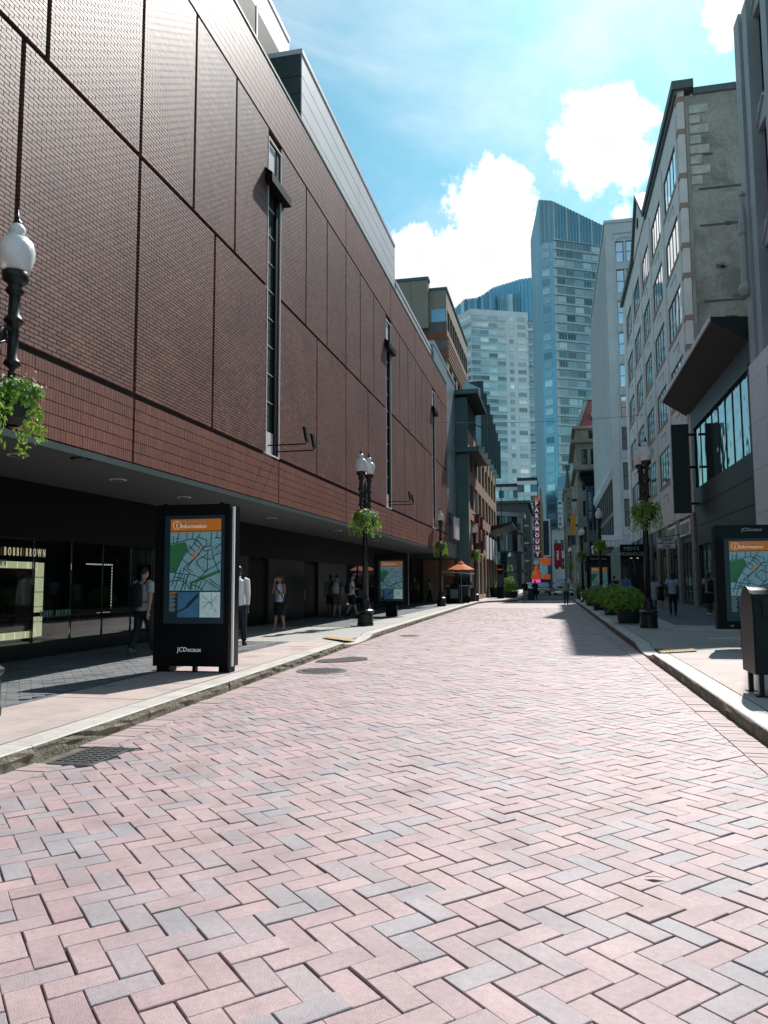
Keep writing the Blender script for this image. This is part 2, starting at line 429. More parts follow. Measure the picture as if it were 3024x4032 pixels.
for j in range(-3, jmax):
    for i in range(-imax, imax):
        # lattice a=(1,1) -> +X, b=(2,-2) -> -Y ; b reversed so that rows walk down the street
        for (u0, v0, du, dv) in ((0, 0, 2, 1), (0, 1, 1, 2)):
            u = i - 2*j + u0 + du/2; v = i + 2*j + v0 + dv/2
            x = (u+v)/s2*PW; y = (v-u)/s2*PW
            if y < 1.2 or y > ROAD_END-.2 or x < -6 or x > 3: continue
            lo, hi = road_limits(y)
            if x < lo-.2 or x > hi+.2: continue
            if GR[0]-.02 < x < GR[1]+.02 and GR[2]-.02 < y < GR[3]+.02: continue
            ang = -math.pi/4 if du == 2 else math.pi/4
            cs, sn = math.cos(ang), math.sin(ang); hx, hy = PW-.004, PW/2-.004
            cor = [(x+cs*a-sn*b, y+sn*a+cs*b) for a, b in ((-hx, -hy), (hx, -hy), (hx, hy), (-hx, hy))]
            if all(road_limits(c[1])[0] <= c[0] <= road_limits(c[1])[1] for c in cor):
                full.append((x, y, ang))
            else:
                p = clip(cor, (lo, y), (1, 0)); p = clip(p, (hi, y), (-1, 0)) if p else p
                if len(p) >= 3:
                    ar = abs(sum(p[k][0]*p[(k+1) % len(p)][1]-p[(k+1) % len(p)][0]*p[k][1] for k in range(len(p))))/2
                    if ar > .002: cut.append(p)
def undul(x, y):                                      # worn, slightly settled surface
    return .0022*math.sin(x*1.3+.4*y)*math.sin(y*.9+1)-.0012*math.exp(-((x+1.6)/.5)**2)
mats = []
for x, y, a in full:
    z = undul(x, y)+max(-.004, min(.005, random.gauss(0, .0019)))-.001
    M = Matrix.Translation((x+random.gauss(0, .0022), y+random.gauss(0, .0022), z)) @ Euler((random.gauss(0, .007), random.gauss(0, .005), a+random.gauss(0, .010))).to_matrix().to_4x4()
    mats.append([list(r) for r in M])
tv, tf = paver_template(2*PW, PW)
pieces('paver', dict(v=tv, f=tf, n=(0, 0, 1), mats=mats), road, 'paver', 300, 'pavers')
mb = MB()
for p in cut: mb.prism(p if sum((p[k][0]*p[(k+1) % len(p)][1]-p[(k+1) % len(p)][0]*p[k][1]) for k in range(len(p))) > 0 else p[::-1], -.05, -.002+undul(*p[0])+random.gauss(0, .0012))
o = mb.obj('cut_pavers', 'paver', road); o['kind'] = 'stuff'
a = o.data.attributes.new('rnd', 'FLOAT', 'FACE'); a.data.foreach_set('value', RNG.random(len(o.data.polygons)))
# border courses laid square to the kerbs
mats = []
for K, side in ((KL, 1), (KR, -1)):
    y = 1.5
    while y < ROAD_END:
        x0 = along(K, y); sl = math.atan2(along(K, y+.3)-along(K, y-.3), .6)
        x = x0+side*(BORDER/2+.004)
        if not (side == 1 and GR[0]-.12 < x0+BORDER and GR[2]-.04 < y < GR[3]+.04):
            M = Matrix.Translation((x, y, random.gauss(-.002, .002))) @ Euler((random.gauss(0, .008), random.gauss(0, .005), -sl+random.gauss(0, .008))).to_matrix().to_4x4()
            mats.append([list(r) for r in M])
        y += PW
tv, tf = paver_template(BORDER, PW)
pieces('border_paver', dict(v=tv, f=tf, n=(0, 0, 1), mats=mats), road, 'border_paver', 120, 'border_pavers')
tag(MB().box(1.55, 1.9, 1.5, ROAD_END, -.05, -.0135).obj("gutter", 'border_paver'), kind='structure')

# storm grate
gt = thing('storm_grate', 'iron storm drain grate in the paving beside the left kerb', 'grate', (sum(GR[:2])/2, sum(GR[2:])/2, 0))
gm = MB(); x0, x1, y0, y1 = GR
gm.box(x0, x1, y0, y0+.03, -.05, .008).box(x0, x1, y1-.03, y1, -.05, .008).box(x0, x0+.03, y0+.03, y1-.03, -.05, .008).box(x1-.03, x1, y0+.03, y1-.03, -.05, .008)
gm.obj('frame', 'iron_worn', gt)
bm_ = MB(); bm_.box(x0+.03, x1-.03, y0+.03, y1-.03, -.06, -.045); bm_.obj('pit', 'black', gt)
for k in range(9):
    yy = y0+.03+(k+.5)*(y1-y0-.06)/9
    MB().box(x0+.031, x1-.031, yy-.016, yy+.016, -.035, .006).obj('bar', 'iron_worn', gt)
for k in range(4):
    xx = x0+.03+(k+.7)*(x1-x0-.06)/4.4
    MB().box(xx-.010, xx+.010, y0+.031, y1-.031, -.04, .003).obj('crossbar', 'iron_worn', gt)
# manholes
def manhole(x, y, r, label):
    t = thing('manhole_cover', label, 'manhole', (x, y, 0), 0, 'manhole covers in the road')
    MB().lathe([(r+.05, -.05), (r+.05, .006), (r, .008), (r, -.02)], 36, cap=False).obj('ring', 'iron', t, local=True)
    MB().lathe([(r-.006, -.03), (r-.006, .005)], 36).obj('lid', 'iron', t, local=True)
    b = MB()
    for i in range(-7, 8):
        for k in range(-7, 8):
            if (i*i+k*k)**.5*.055 < r-.06: b.cbox((i*.055, k*.055, .009), .034, .034, .008)
    b.obj('tread', 'iron_worn', t, local=True)['kind'] = 'stuff'
    return t
manhole(-4.08, 13.15, .40, 'round iron manhole cover in the road by the left kerb')
manhole(-4.2, 22.2, .26, 'small iron cover further along the left kerb')
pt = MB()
pts = [(-4.66, 14.55), (-4.3, 14.5), (-3.95, 14.75), (-3.72, 15.1), (-3.85, 15.6), (-4.2, 15.75), (-4.45, 15.3), (-4.7, 15.0)]  # outline of a flat dark sheet lying on the pavers
pt.prism(pts, .005, .009); tag(pt.obj('dark_patch', 'patch', None), 'dark irregular patch on the paving beyond the manhole', 'patch')
mk = MB()
for i in range(26):
    cx, cy = random.uniform(-3.3, -1.4), random.uniform(31.4, 33.2); w = random.uniform(.05, .5)
    mk.box(cx-w/2, cx+w/2, cy-.06, cy+.06, .008+i*.0002, .012+i*.0002)
lf_ = MB(); p = gz(2575, 3455, .008); lf_._add([(p.x-.05, p.y, .010), (p.x, p.y-.018, .022), (p.x+.06, p.y+.005, .012), (p.x, p.y+.022, .018)], [(0, 1, 2, 3)])
lf_._add([(q[0], q[1], q[2]-.003) for q in lf_.v[:4]], [(3, 2, 1, 0)]); lf_._add([], [(0, 1, 5, 4), (1, 2, 6, 5), (2, 3, 7, 6), (3, 0, 4, 7)][:0])
tag(lf_.obj('dry_leaf', 'granite'), 'single pale dry leaf lying on the pavers at the lower right', 'leaf')
o = mk.obj('worn_paint', 'paint'); tag(o, 'worn pale paint marks on the road', 'road paint', kind='stuff')

# ------------------------------------------------------------------ kerbs and pavements
ZS = .15
def kerb(K, side, name, y_end, dips):
    root = tag(empty(name, (K[0][0], 4, 0)), kind='structure')
    pts = [Vector((x, y, 0)) for x, y in K]
    # resample by length
    seg = []; acc = [0]
    for a, b in zip(pts, pts[1:]): acc.append(acc[-1]+(b-a).length)
    def at(s):
        for k in range(len(pts)-1):
            if s <= acc[k+1] or k == len(pts)-2:
                t = (s-acc[k])/(acc[k+1]-acc[k]); return pts[k].lerp(pts[k+1], min(t, 1)), (pts[k+1]-pts[k]).normalized()
    s = 0; tot = acc[-1]
    while s < tot-.2:
        Ls = random.choice((1.5, 1.8, 2.1, 2.4)) if s < 34 else 2.6
        e = min(s+Ls, tot)
        n = 10
        top = MB(); rows = []
        for k in range(n+1):
            p, d = at(s+.004+(e-s-.008)*k/n); nrm = Vector((d.y, -d.x, 0))*side        # towards the road
            h = ZS
            for (a, b) in dips:
                if a < p.y < b: h = ZS-.115*math.sin(math.pi*(p.y-a)/(b-a))**.6
            prof = [(-.30, h-.10), (-.30, h-.003), (-.285, h), (-.012, h), (.0, h-.012)]
            rough = [(random.gauss(.004, .005), h-.03), (random.gauss(.012, .007), h-.07), (random.gauss(.010, .007), h*.35), (random.gauss(.006, .004), -.04)]
            prof = prof+[(o_, min(z_, h-.02)) for o_, z_ in rough]
            rows.append([p+nrm*o_+Vector((0, 0, z_)) for o_, z_ in prof])
        m = len(rows[0]); vs = [q for r in rows for q in r]
        top._add(vs, [])
        for k in range(n):
            for q in range(m-1):
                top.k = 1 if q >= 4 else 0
                a_, b_, c_, d_ = k*m+q, k*m+q+1, (k+1)*m+q+1, (k+1)*m+q
                top._add([], []); top.f.append((a_, b_, c_, d_) if side > 0 else (d_, c_, b_, a_)); top.mi.append(top.k)
        for k in (0, n): top.f.append(tuple(k*m+q for q in range(m))); top.mi.append(1)
        top.k = 1
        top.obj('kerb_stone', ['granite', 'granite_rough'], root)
        s = e
    return root
LD = [(17.6, 20.9)]; RD = [(15.9, 18.6)]
kerb(KL, 1, 'kerb_left', 62, LD)
kerb(KR, -1, 'kerb_right', 64, RD)

def strip_poly(f0, f1, y0, y1, n=8):
    ys = [y0+(y1-y0)*k/n for k in range(n+1)]
    return [(f1(y), y) for y in ys]+[(f0(y), y) for y in ys[::-1]]
lk = lambda y: along(KL, min(y, 62.5))-.308
rk = lambda y: along(KR, y)+.308
lb = lambda y: -6.17-.004*y if y < 60 else -6.4
swl = tag(MB().prism(strip_poly(lambda y: -9.9, lambda y: lk(y)-.01, -6, 62, 40), -.04, .06).obj('sidewalk_left', 'joint'), kind='structure')
swr = tag(MB().prism(strip_poly(lambda y: rk(y)+.01, lambda y: 8.2, -6, 64, 12), -.04, .06).obj('sidewalk_right', 'joint'), kind='structure')
# left: pale slabs beside the kerb
def slab(parent, f0, f1, y0, y1, m, z=ZS, jx=.005):
    mb = MB(); p = strip_poly(lambda y: f0(y)+jx, lambda y: f1(y)-jx, y0+.005, y1-.005, 2)
    mb.prism(p, .05, z+random.gauss(0, .0012)); o = mb.obj('paving_slab', m, parent); return o
y = -2.0
while y < 17.5:
    n = y+random.choice((1.45, 1.55, 1.6)); n = 17.6 if n > 16.9 else n
    slab(swl, lb, lk, y, n, 'slab'); y = n
def ramp(parent, xa, xb, y0, y1, m):                     # dropped kerb: slab falling towards the road, with flares
    mb = MB(); hy = .55
    A = [(xa, y0, ZS), (xa, y1, ZS), (xb(y1), y1, ZS), (xb(y1-hy), y1-hy, .045), (xb(y0+hy), y0+hy, .045), (xb(y0), y0, ZS)]
    i = [(xa, y0+hy, ZS), (xa, y1-hy, ZS)]
    sgn = 1 if xb(y0) > xa else -1
    for q in ([A[0], A[5], A[4], i[0]], [i[0], A[4], A[3], i[1]], [i[1], A[3], A[2], A[1]]): mb.poly(q if sgn > 0 else q[::-1])
    mb.obj('ramp', m, parent)
slab(swl, lambda y: -9.9, lambda y: -5.95, 17.6, 23.6, 'slab_grey')
ramp(swl, -5.955, lk, 17.6, 20.9, 'slab_grey')
slab(swl, lambda y: -5.96, lk, 20.9, 23.6, 'slab_grey')
y = 23.6
while y < 62:
    n = min(y+2.4, 62); slab(swl, lambda y: -6.5+.0*y, lk, y, n, 'slab_grey'); y = n
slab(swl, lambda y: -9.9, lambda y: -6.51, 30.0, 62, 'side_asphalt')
# left: dark unit pavers between the slabs and the shop front
mats = []; L_, W_ = .30, .15; r = 0
A0 = rad(38); ca, sa = math.cos(A0), math.sin(A0)
for i in range(-140, 140):
    for k in range(-140, 140):
        u, v = (i+(k % 2)*.5)*L_, k*W_
        x, yy = -8+ca*u-sa*v, 12+sa*u+ca*v
        if -9.8 < x < lb(yy)-.13 and (1 < yy < 17.45 or 23.75 < yy < 29.85):
            M = Matrix.Translation((x, yy, ZS+random.gauss(-.001, .0018))) @ Euler((random.gauss(0, .008), random.gauss(0, .006), A0+random.gauss(0, .008))).to_matrix().to_4x4()
            mats.append([list(q) for q in M])
tv, tf = paver_template(L_, W_)
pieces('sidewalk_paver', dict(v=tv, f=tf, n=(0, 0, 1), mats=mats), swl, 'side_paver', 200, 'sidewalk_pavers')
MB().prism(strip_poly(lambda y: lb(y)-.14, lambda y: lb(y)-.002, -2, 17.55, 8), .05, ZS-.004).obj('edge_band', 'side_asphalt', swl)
# right: slabs to Y 26, blue-dark walk behind
y = -2.0
while y < 15.8:
    n = y+random.choice((1.5, 1.7, 1.9)); n = 15.9 if n > 15.2 else n
    slab(swr, rk, lambda y: 4.3, y, n, 'slab'); slab(swr, lambda y: 4.3, lambda y: 7.95, y, n, 'slab'); y = n
ramp(swr, 3.55, rk, 15.9, 18.6, 'slab_grey')
slab(swr, lambda y: 3.55, lambda y: 7.95, 15.9, 18.6, 'slab_grey')
slab(swr, rk, lambda y: 4.3, 18.6, 21.2, 'slab_grey'); slab(swr, lambda y: 4.3, lambda y: 7.95, 18.6, 26.1, 'slab_grey'); slab(swr, rk, lambda y: 4.3, 21.2, 23.6, 'slab_grey'); slab(swr, rk, lambda y: 4.3, 23.6, 26.1, 'slab_grey')
y = 26.1
while y < 64:
    n = min(y+2.6, 64); slab(swr, rk, lambda y: 3.75+(y-26)*.014, y, n, 'slab_grey'); y = n
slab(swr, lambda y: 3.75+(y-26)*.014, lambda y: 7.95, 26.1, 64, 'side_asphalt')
def plate(cx, cy, sx, sy, m, name, label, cat, rz=0, studs=False):
    t = thing(name, label, cat, (cx, cy, ZS+.001), rz)
    MB().box(-sx/2, sx/2, -sy/2, sy/2, .001, .006).obj('plate', m, t, local=True)
    b = MB(); nx, ny = int(sx/.065), int(sy/.065)
    for i in range(nx):
        for k in range(ny): b.lathe([(.016, .006), (.011, .011)], 6, c=((i+.5)*sx/nx-sx/2, (k+.5)*sy/ny-sy/2, 0))
    if studs: b.obj('studs', m, t, local=True)['kind'] = 'stuff'
    return t
tl = plate(-5.48, 19.2, .75, .62, 'tactile', 'tactile_paving', 'yellow tactile paving pad at the dropped kerb on the left', 'paving', 0, True)
tl.rotation_euler[1] = .11; tl.location.z = .122
tr_ = plate(2.50, 17.3, .70, .55, 'tactile', 'tactile_paving', 'yellow tactile paving pad at the dropped kerb on the right', 'paving', 0, True)
tr_.rotation_euler[1] = -.075; tr_.location.z = .092
plate(4.05, 20.2, .9, .6, 'granite', 'utility_cover', 'pale square utility cover nearest the right map kiosk', 'utility cover')
plate(3.75, 23.7, .8, .55, 'granite', 'utility_cover', 'pale square utility cover further from the right map kiosk', 'utility cover')
# ------------------------------------------------------------------ the brick store on the left
XL = -7.0; SY1 = 51.4; ZB, ZG1, ZM, ZG2, ZT = 3.61, 4.79, 9.12, 13.42, 15.2
BR = [(.17, .070, .053), (.21, .090, .068), (.14, .062, .05), (.195, .096, .074), (.235, .098, .07), (.145, .070, .058), (.18, .076, .058), (.12, .055, .047), (.17, .070, .053)]
mat('brick', BR[0], .50, bump=.002, bs=120, var=.22, vs=.55, rnd=BR, spec=1.0)
SB = [(.20, .066, .043), (.165, .056, .04), (.235, .08, .05), (.18, .064, .045), (.20, .066, .043)]
mat('soldier', SB[0], .50, bump=.002, bs=120, var=.18, vs=.7, rnd=SB, spec=1.0)
mat('mortar', (.028, .024, .024), .9, var=.2)
mat('groove', (.012, .012, .013), .9, var=0)
mat('soffit', (.10, .12, .115), .8, var=.06, vs=.6, stain=.1)
mat('green_glass', (.015, .04, .04), .10, var=.1, spec=.6)
mat('dark_panel', (.014, .026, .026), .6, var=.15, vs=2, spec=.25)
mat('dark_stone', (.011, .014, .014), .5, var=.2, vs=1, bump=.001, bs=50)
mat('shop_glass', (.004, .007, .007), .03, var=0, spec=.55)
mat('metal_pale', (.66, .655, .67), .45, metal=.0, var=.05, vs=.8)
mat('metal_green', (.055, .085, .085), .5, metal=.2, var=.1, vs=.7)
mat('metal_panel', (.34, .39, .41), .36, metal=.45, var=.1, vs=.9)
mat('louver', (.05, .06, .05), .6)
mat('warm_lamp', (1.0, .93, .80), .5, emit=.6, var=.02)
mat('cream_light', (.93, .86, .55), .5, emit=.30, var=.06, vs=3)
mat('poster', (.10, .05, .035), .4, var=.6, vs=3.0)
mat('gold_letter', (.85, .76, .5), .4, emit=.22, var=0)
mat('dim_letter', (.16, .30, .26), .4, emit=.03, var=0)
mat('led', (.9, .92, .95), .4, emit=.5, var=0)

store = thing('brick_store', 'long windowless red brick store block overhanging the left pavement', 'building', (XL, 22, 0))
mb = MB()
WINS = [(17.78, 18.74), (31.92, 32.96), (44.9, 45.95)]
# backing wall behind the bricks, with slots left for the tall windows
ys = [-8]+[v for w in WINS for v in w]+[SY1]
for a, b in zip(ys[0::2], ys[1::2]): mb.box(XL-.4, XL-.058, a, b, ZB, ZT-.02)
for a, b in WINS: mb.box(XL-.4, XL-.058, a, b, ZB, ZG1).box(XL-.4, XL-.058, a, b, 13.2, ZT-.02)
mb.obj('backing_wall', 'mortar', store)
MB().box(-30, XL-.42, -8, SY1, ZB+.05, ZT-.02).obj('roof_block', 'mortar', store)
MB().box(XL-.43, XL+.02, -8, SY1, ZT-.018, ZT+.06).obj('coping', 'metal_green', store)
UP = [-1.0, 1.05, 3.1, 5.1, 7.1, 9.1, 11.65, 13.7, 15.75, 17.78, None, 18.74, 20.9, 23.05, 25.35, 27.4, 29.65, 31.92, None, 32.96, 35.0, 37.1, 39.2, 41.2, 43.0, 44.9, None, 45.95, 48.7, SY1]
LOW = [-.5, 2.5, 5.55, 8.6, 11.65, 14.72, 17.78, None, 18.74, 22.0, 25.35, 28.6, 31.92, None, 32.96, 36.1, 39.2, 42.0, 44.9, None, 45.95, 48.7, SY1]
G = .045
def panels(E, z0, z1):
    out = []
    for a, b in zip(E, E[1:]):
        if a is None or b is None: continue
        ga = 0.0 if a in (18.74, 32.96, 45.95) else G; gb = 0.0 if b in (17.78, 31.92, 44.9, SY1) else G
        out.append((a+ga, b-gb, z0, z1))
    return out
BL, BH, J = .194, .0655, .0125
mats = []
for (a, b, z0, z1) in panels(UP, ZM+.045, ZG2-.04)+panels(LOW, ZG1+.05, ZM-.045):
    n = int(round((z1-z0)/BH)); h = (z1-z0)/n
    for r in range(n):
        nb = max(1, int(round((b-a)/BL))); l = (b-a)/nb
        st = (r % 2)*l/2
        k = -1 if st else 0
        while True:
            p0 = a+st+k*l; p1 = p0+l
            if p0 >= b-1e-4: break
            p0 = max(p0, a); p1 = min(p1, b)
            if p1-p0 > .03:
                sy = (p1-p0-J)/(BL-J); sz = (h-J)/(BH-J)
                M = np.eye(4); M[1, 1] = sy; M[2, 2] = sz
                M[0, 3] = XL+random.gauss(0, .0007); M[1, 3] = (p0+p1)/2; M[2, 3] = z0+(r+.5)*h
                mats.append(M)
            k += 1
hy, hz = (BL-J)/2, (BH-J)/2
BV = [(x, y, z) for z in (-hz, hz) for y in (-hy, hy) for x in (-.075, 0)]
BF = [(1, 3, 7, 5), (0, 1, 5, 4), (2, 6, 7, 3), (4, 5, 7, 6), (0, 2, 3, 1)]
pieces('brick', dict(v=BV, f=BF, n=(1, 0, 0), mats=mats), store, 'brick', 300, 'bricks')
# soldier courses
mats = []
def soldier(z0, z1, n, joints):
    h = (z1-z0)/n; w = .0668
    for r in range(n):
        y = -1.0
        while y < SY1-.01:
            skip = any(abs(y+w/2-q) < .034 for q in joints)
            if not skip:
                M = np.eye(4); M[0, 3] = XL+random.gauss(.001, .0008); M[1, 3] = y+w/2; M[2, 3] = z0+(r+.5)*h; M[2, 2] = (h-J)/(.19-J)
                mats.append(M)
            y += w
soldier(ZB+.012, ZG1-.05, 6, [5.55, 11.65, 18.74, 25.35, 32.96, 39.2, 45.95])
soldier(ZG2+.03, ZT-.025, 9, [5.55, 25.35, 32.96, 39.2, 45.95])
hy2, hz2 = (.0668-.008)/2, (.19-J)/2
SV = [(x, y, z) for z in (-hz2, hz2) for y in (-hy2, hy2) for x in (-.07, 0)]
pieces('soldier_brick', dict(v=SV, f=BF, n=(1, 0, 0), mats=mats), store, 'soldier', 300, 'soldier_bricks')
# tall slot windows with hoods and spotlights
for wi, (a, b) in enumerate(WINS):
    t = MB().box(XL-.40, XL-.30, a, b, ZG1, 13.2).obj('window', 'green_glass', store)
    f = MB(); f.box(XL-.02, XL+.012, a+.001, a+.035, ZG1+.001, 13.19).box(XL-.02, XL+.012, b-.028, b-.001, ZG1+.001, 13.19).box(XL-.02, XL+.012, a+.036, b-.029, 13.15, 13.189).box(XL-.02, XL+.012, a+.036, b-.029, ZG1+.002, ZG1+.04)
    f.obj('frame', 'white', t)
    MB().box(XL-.29, XL-.021, b-.30, b-.002, ZG1+.045, 13.14).obj('return_panel', 'black', t)
    MB().box(XL-.295, XL-.05, a+.04, b-.31, 12.2, 13.1).obj('upper_pane', 'metal_pale', t)
    MB().box(XL-.295, XL-.06, a+.04, b-.31, ZG1+.045, ZG1+.62).obj('sill_panel', 'metal_pale', t)
    n = 18
    for k in range(n):
        z0 = ZG1+.66+k*(12.1-ZG1-.66)/n; z1 = ZG1+.66+(k+1)*(12.1-ZG1-.66)/n
        MB().box(XL-.295, XL-.08, a+.04, b-.31, z0+.008, z1-.008).obj('pane', 'dark_panel', t)
        if k % 2: MB().box(XL-.29, XL-.06, a+.041, b-.31, z1-.007, z1+.007).obj('glazing_bar', 'white', t)
    h = MB(); h.extr([(XL-.05, a-.22, 12.25), (XL+.20, a-.22, 12.05), (XL+.20, a-.22, 11.82), (XL-.05, a-.22, 11.82)], None, (0, b-a+.5, 0))
    h.obj('hood', 'black', store)
    for k, yy in enumerate((a+.30, b-.05)):
        s = MB().tube([(XL-.05, yy, 5.05-.06*k), (XL+.95, yy, 5.05-.06*k), (XL+.99, yy, 5.12-.06*k)], .018, 6).obj('spotlight_arm', 'black', store)
        MB().box(-.03, .03, -.09, .09, 0, .36, Matrix.Translation((XL+.99, yy, 5.12-.06*k)) @ Matrix.Rotation(-.18, 4, 'Y')).obj('spotlight', 'black', s)
# soffit, downlights, ground floor
XG = -9.7
MB().box(XG-.3, XL-.065, -8, SY1-.01, ZB-.10, ZB-.012).obj('soffit', 'soffit', store)
MB().box(XL-.064, XL-.005, -8, SY1-.01, ZB-.11, ZB-.002).obj('soffit_edge', 'metal_green', store)
for (px_, py_) in ((70, 1790), (320, 1805), (465, 1888), (725, 1957), (1070, 2040), (1330, 2090), (1480, 2130)):
    p = gz(px_, py_, ZB-.10)
    d = MB().lathe([(.16, -.012), (.16, .0)], 20, c=(p.x, p.y, ZB-.101)).obj('downlight', 'black' if px_ == 320 else 'white', store)
    MB().lathe([(.11, -.004), (.11, .0)], 16, c=(p.x, p.y, ZB-.114)).obj('lens', 'soffit', d)
MB().box(XG-.5, XG-.02, -8, SY1-.02, 2.42, ZB-.105).obj('fascia', 'black', store)
MB().box(XG-.5, XG-.03, -8, 17.2, .06, .44).obj('plinth', 'dark_stone', store)
MB().box(XG-3.0, XG-.04, -8, 17.2, .0, .055).obj('shop_floor', 'black', store)
MB().box(XG-3.1, XG-3.0, -8, SY1, .0, 3.4).obj('shop_back_wall', 'dark_panel', store)
E_ = [-2, 1.2, 4.4, 7.4, 10.2, 12.8, 13.97, 15.09, 16.25, 17.2]
glass_m = mat('clear_glass', (.75, .9, .87), .02, var=0, transmission=1.0, spec=.6)
for a, b in zip(E_, E_[1:]):
    p = MB().box(XG-.03, XG-.018, a+.012, b-.012, .46, 2.40).obj('shop_window', 'clear_glass', store)
    MB().box(XG-.06, XG, b-.010, b+.010, .45, 2.41).obj('mullion', 'black', p)
    MB().box(XG-.04, XG-.005, a+.014, b-.014, .94, 1.02).obj('rail', 'black', p)
# lit vanity display behind the glass with the sign above it
disp = XG-.45
vy0, vy1, vz0, vz1 = 12.05, 13.75, .50, 2.00
vd = thing('shop_display', 'black framed shop display with pale lit squares and a portrait poster behind glass', 'display', (disp, 12.9, .06))
MB().box(disp-.5, disp-.3, 10.2, 14.4, .06, 2.4).obj('back_panel', 'black', vd)
MB().box(disp-.3, disp-.1, vy0-.4, vy1+.03, .07, .45).obj('stand', 'black', vd)
n = 5; sw = .19
for k in range(n):
    z0 = vz0+k*(vz1-vz0)/n
    MB().box(disp-.12, disp-.06, vy1-sw, vy1, z0+.008, z0+(vz1-vz0)/n-.008).obj('light_panel', 'cream_light', vd)
for k in range(5):
    y0 = vy0+k*(vy1-sw-vy0)/5
    for z in (vz0, vz1-.13): MB().box(disp-.12, disp-.06, y0+.01, y0+(vy1-sw-vy0)/5-.01, z, z+.13).obj('light_panel', 'cream_light', vd)
MB().box(disp-.14, disp-.121, vy0, vy1, vz0-.02, vz1+.02).obj('frame', 'black', vd)
MB().box(disp-.115, disp-.09, vy1-.75, vy1-sw-.12, vz0+.15, vz1-.18).obj('poster', 'poster', vd)
sg = thing('shop_sign', 'spaced thin pale capital letters along the shop window', 'sign', (XG+.005, 12.6, 2.1))
text('BOBBI BROWN', .22, 'gold_letter', sg, loc=(.012, -.10, .05), face='E', sx=.46, spc=1.9)
text('BOBBI BROWN', .17, 'dim_letter', sg, loc=(.012, -1.05, -.16), face='E', sx=.46, spc=1.9)
text('BOBBI BROWN', .18, 'dim_letter', sg, loc=(.012, .85, -1.12), face='E', sx=.46, spc=1.9)
mn = thing('mannequin', 'grey coat on a mannequin behind the dark shop window', 'mannequin', (XG-1.0, 15.4, .056))
MB().tube([(XG-1, 15.4, .06), (XG-1, 15.4, .9)], .02, 6).obj('stand', 'black', mn)
mat('grey_coat', (.10, .10, .115), .9, var=.1)
MB().tube([(XG-1, 15.4, .7), (XG-1, 15.4, 1.0), (XG-1, 15.4, 1.3), (XG-1, 15.4, 1.46), (XG-1, 15.4, 1.54)], [(.15, .26), (.13, .22), (.13, .22), (.1, .19), (.04, .05)], 12, flat=(1, 0, 0)).obj('coat', 'grey_coat', mn, smooth=True)
lf = thing('light_string', 'dotted rectangle of small white lights in the shop window', 'lights', (XG-.2, 15.5, .9))
k = 0
for (ya, za, yb, zb) in ((14.75, 1.99, 15.72, 1.99), (15.72, 1.99, 15.72, .93), (15.2, .93, 15.72, .93)):
    Ln = math.hypot(yb-ya, zb-za); m = int(Ln/.07)
    for q in range(m):
        f = q/m; MB().cbox((XG-.2, ya+(yb-ya)*f, za+(zb-za)*f), .012, .016, .028).obj('bulb', 'led', lf)
# stone panelled wall with doors, then shop windows again
y = 17.2; doors = [(23.3, 25.1), (29.0, 30.85)]
segs = []
for a, b in doors+[(35.3, 35.3)]:
    segs.append((y, a)); y = b
for a, b in segs:
    n = max(1, int(round((b-a)/1.5)))
    for k in range(n):
        y0, y1 = a+k*(b-a)/n, a+(k+1)*(b-a)/n
        for z0, z1 in ((.06, .80), (.80, 1.60), (1.60, 2.42)):
            MB().box(XG-.2, XG-.02-random.uniform(0, .003), y0+.004, y1-.004, z0+.004, z1-.004).obj('stone_panel', 'dark_stone', store)
MB().box(XG-.5, XG-.205, 17.2, SY1-.02, .06, 2.42).obj('inner_wall', 'black', store)
for a, b in doors:
    d = MB().box(XG-.20, XG-.12, a+.05, b-.05, .16, 2.32).obj('door', 'black', store)
    MB().tube([(XG-.10, a+.3, .9), (XG-.10, a+.3, 1.3)], .015, 6).obj('handle', 'steel', d)
for a in np.arange(35.3, 50.5, 2.2):
    p = MB().box(XG-.20, XG-.06, a+.03, min(a+2.17, SY1-.05), .5, 2.40).obj('shop_window', 'shop_glass', store)
    MB().box(XG-.19, XG-.02, a-.02, a+.028, .16, 2.41).obj('mullion', 'black', p)
    MB().box(XG-.20, XG-.04, a+.03, min(a+2.17, SY1-.05), .16, .49).obj('stall_riser', 'dark_stone', store)
# pale metal plant rooms on the roof
def clad(name, label, x0, x1, y0, y1, z0, z1, m, lines, ends=True):
    t = thing(name, label, 'roof block', (x1, (y0+y1)/2, z0))
    MB().box(x0, x1-.03, y0+.03, y1, z0, z1-.04).obj('core', 'metal_green', t)
    zz = [z0]+lines+[z1-.16]
    n = max(1, int(round((y1-y0)/6)))
    for k in range(n):
        a, b = y0+k*(y1-y0)/n, y0+(k+1)*(y1-y0)/n
        for p, q in zip(zz, zz[1:]): MB().box(x1-.029, x1, a+.008, b-.008, p+.016, q-.016).obj('panel', m, t)
    if ends:
        xs = [x0, x0+(x1-x0)*.4, x1]
        for p, q in zip(zz, zz[1:]):
            for u, v in zip(xs, xs[1:]): MB().box(u+.008, v-.031, y0, y0+.029, p+.012, q-.012).obj('end_panel', 'metal_green', t)  # same cladding as the front; its shade is put into a darker colour
    MB().box(x0, x1+.03, y0-.03, y1, z1-.15, z1).obj('parapet', m, t)
    return t
clad('plant_room', 'long pale metal clad plant room on the brick store roof', -12.5, -7.12, 20.75, 34.6, ZT+.061, 17.75, 'metal_pale', [15.75, 16.35, 16.9])
t = clad('louvred_plant_room', 'tall pale plant room with a dark louvre band above the brick store', -15, -8.7, 2, 24, ZT+.061, 20.75, 'metal_pale', [16.6, 16.95, 19.5], True)
for k in range(26):
    MB().box(-8.72, -8.62, 4, 23.2, 17.05+k*.092, 17.05+k*.092+.045, ).obj('louvre_blade', 'louver', t)
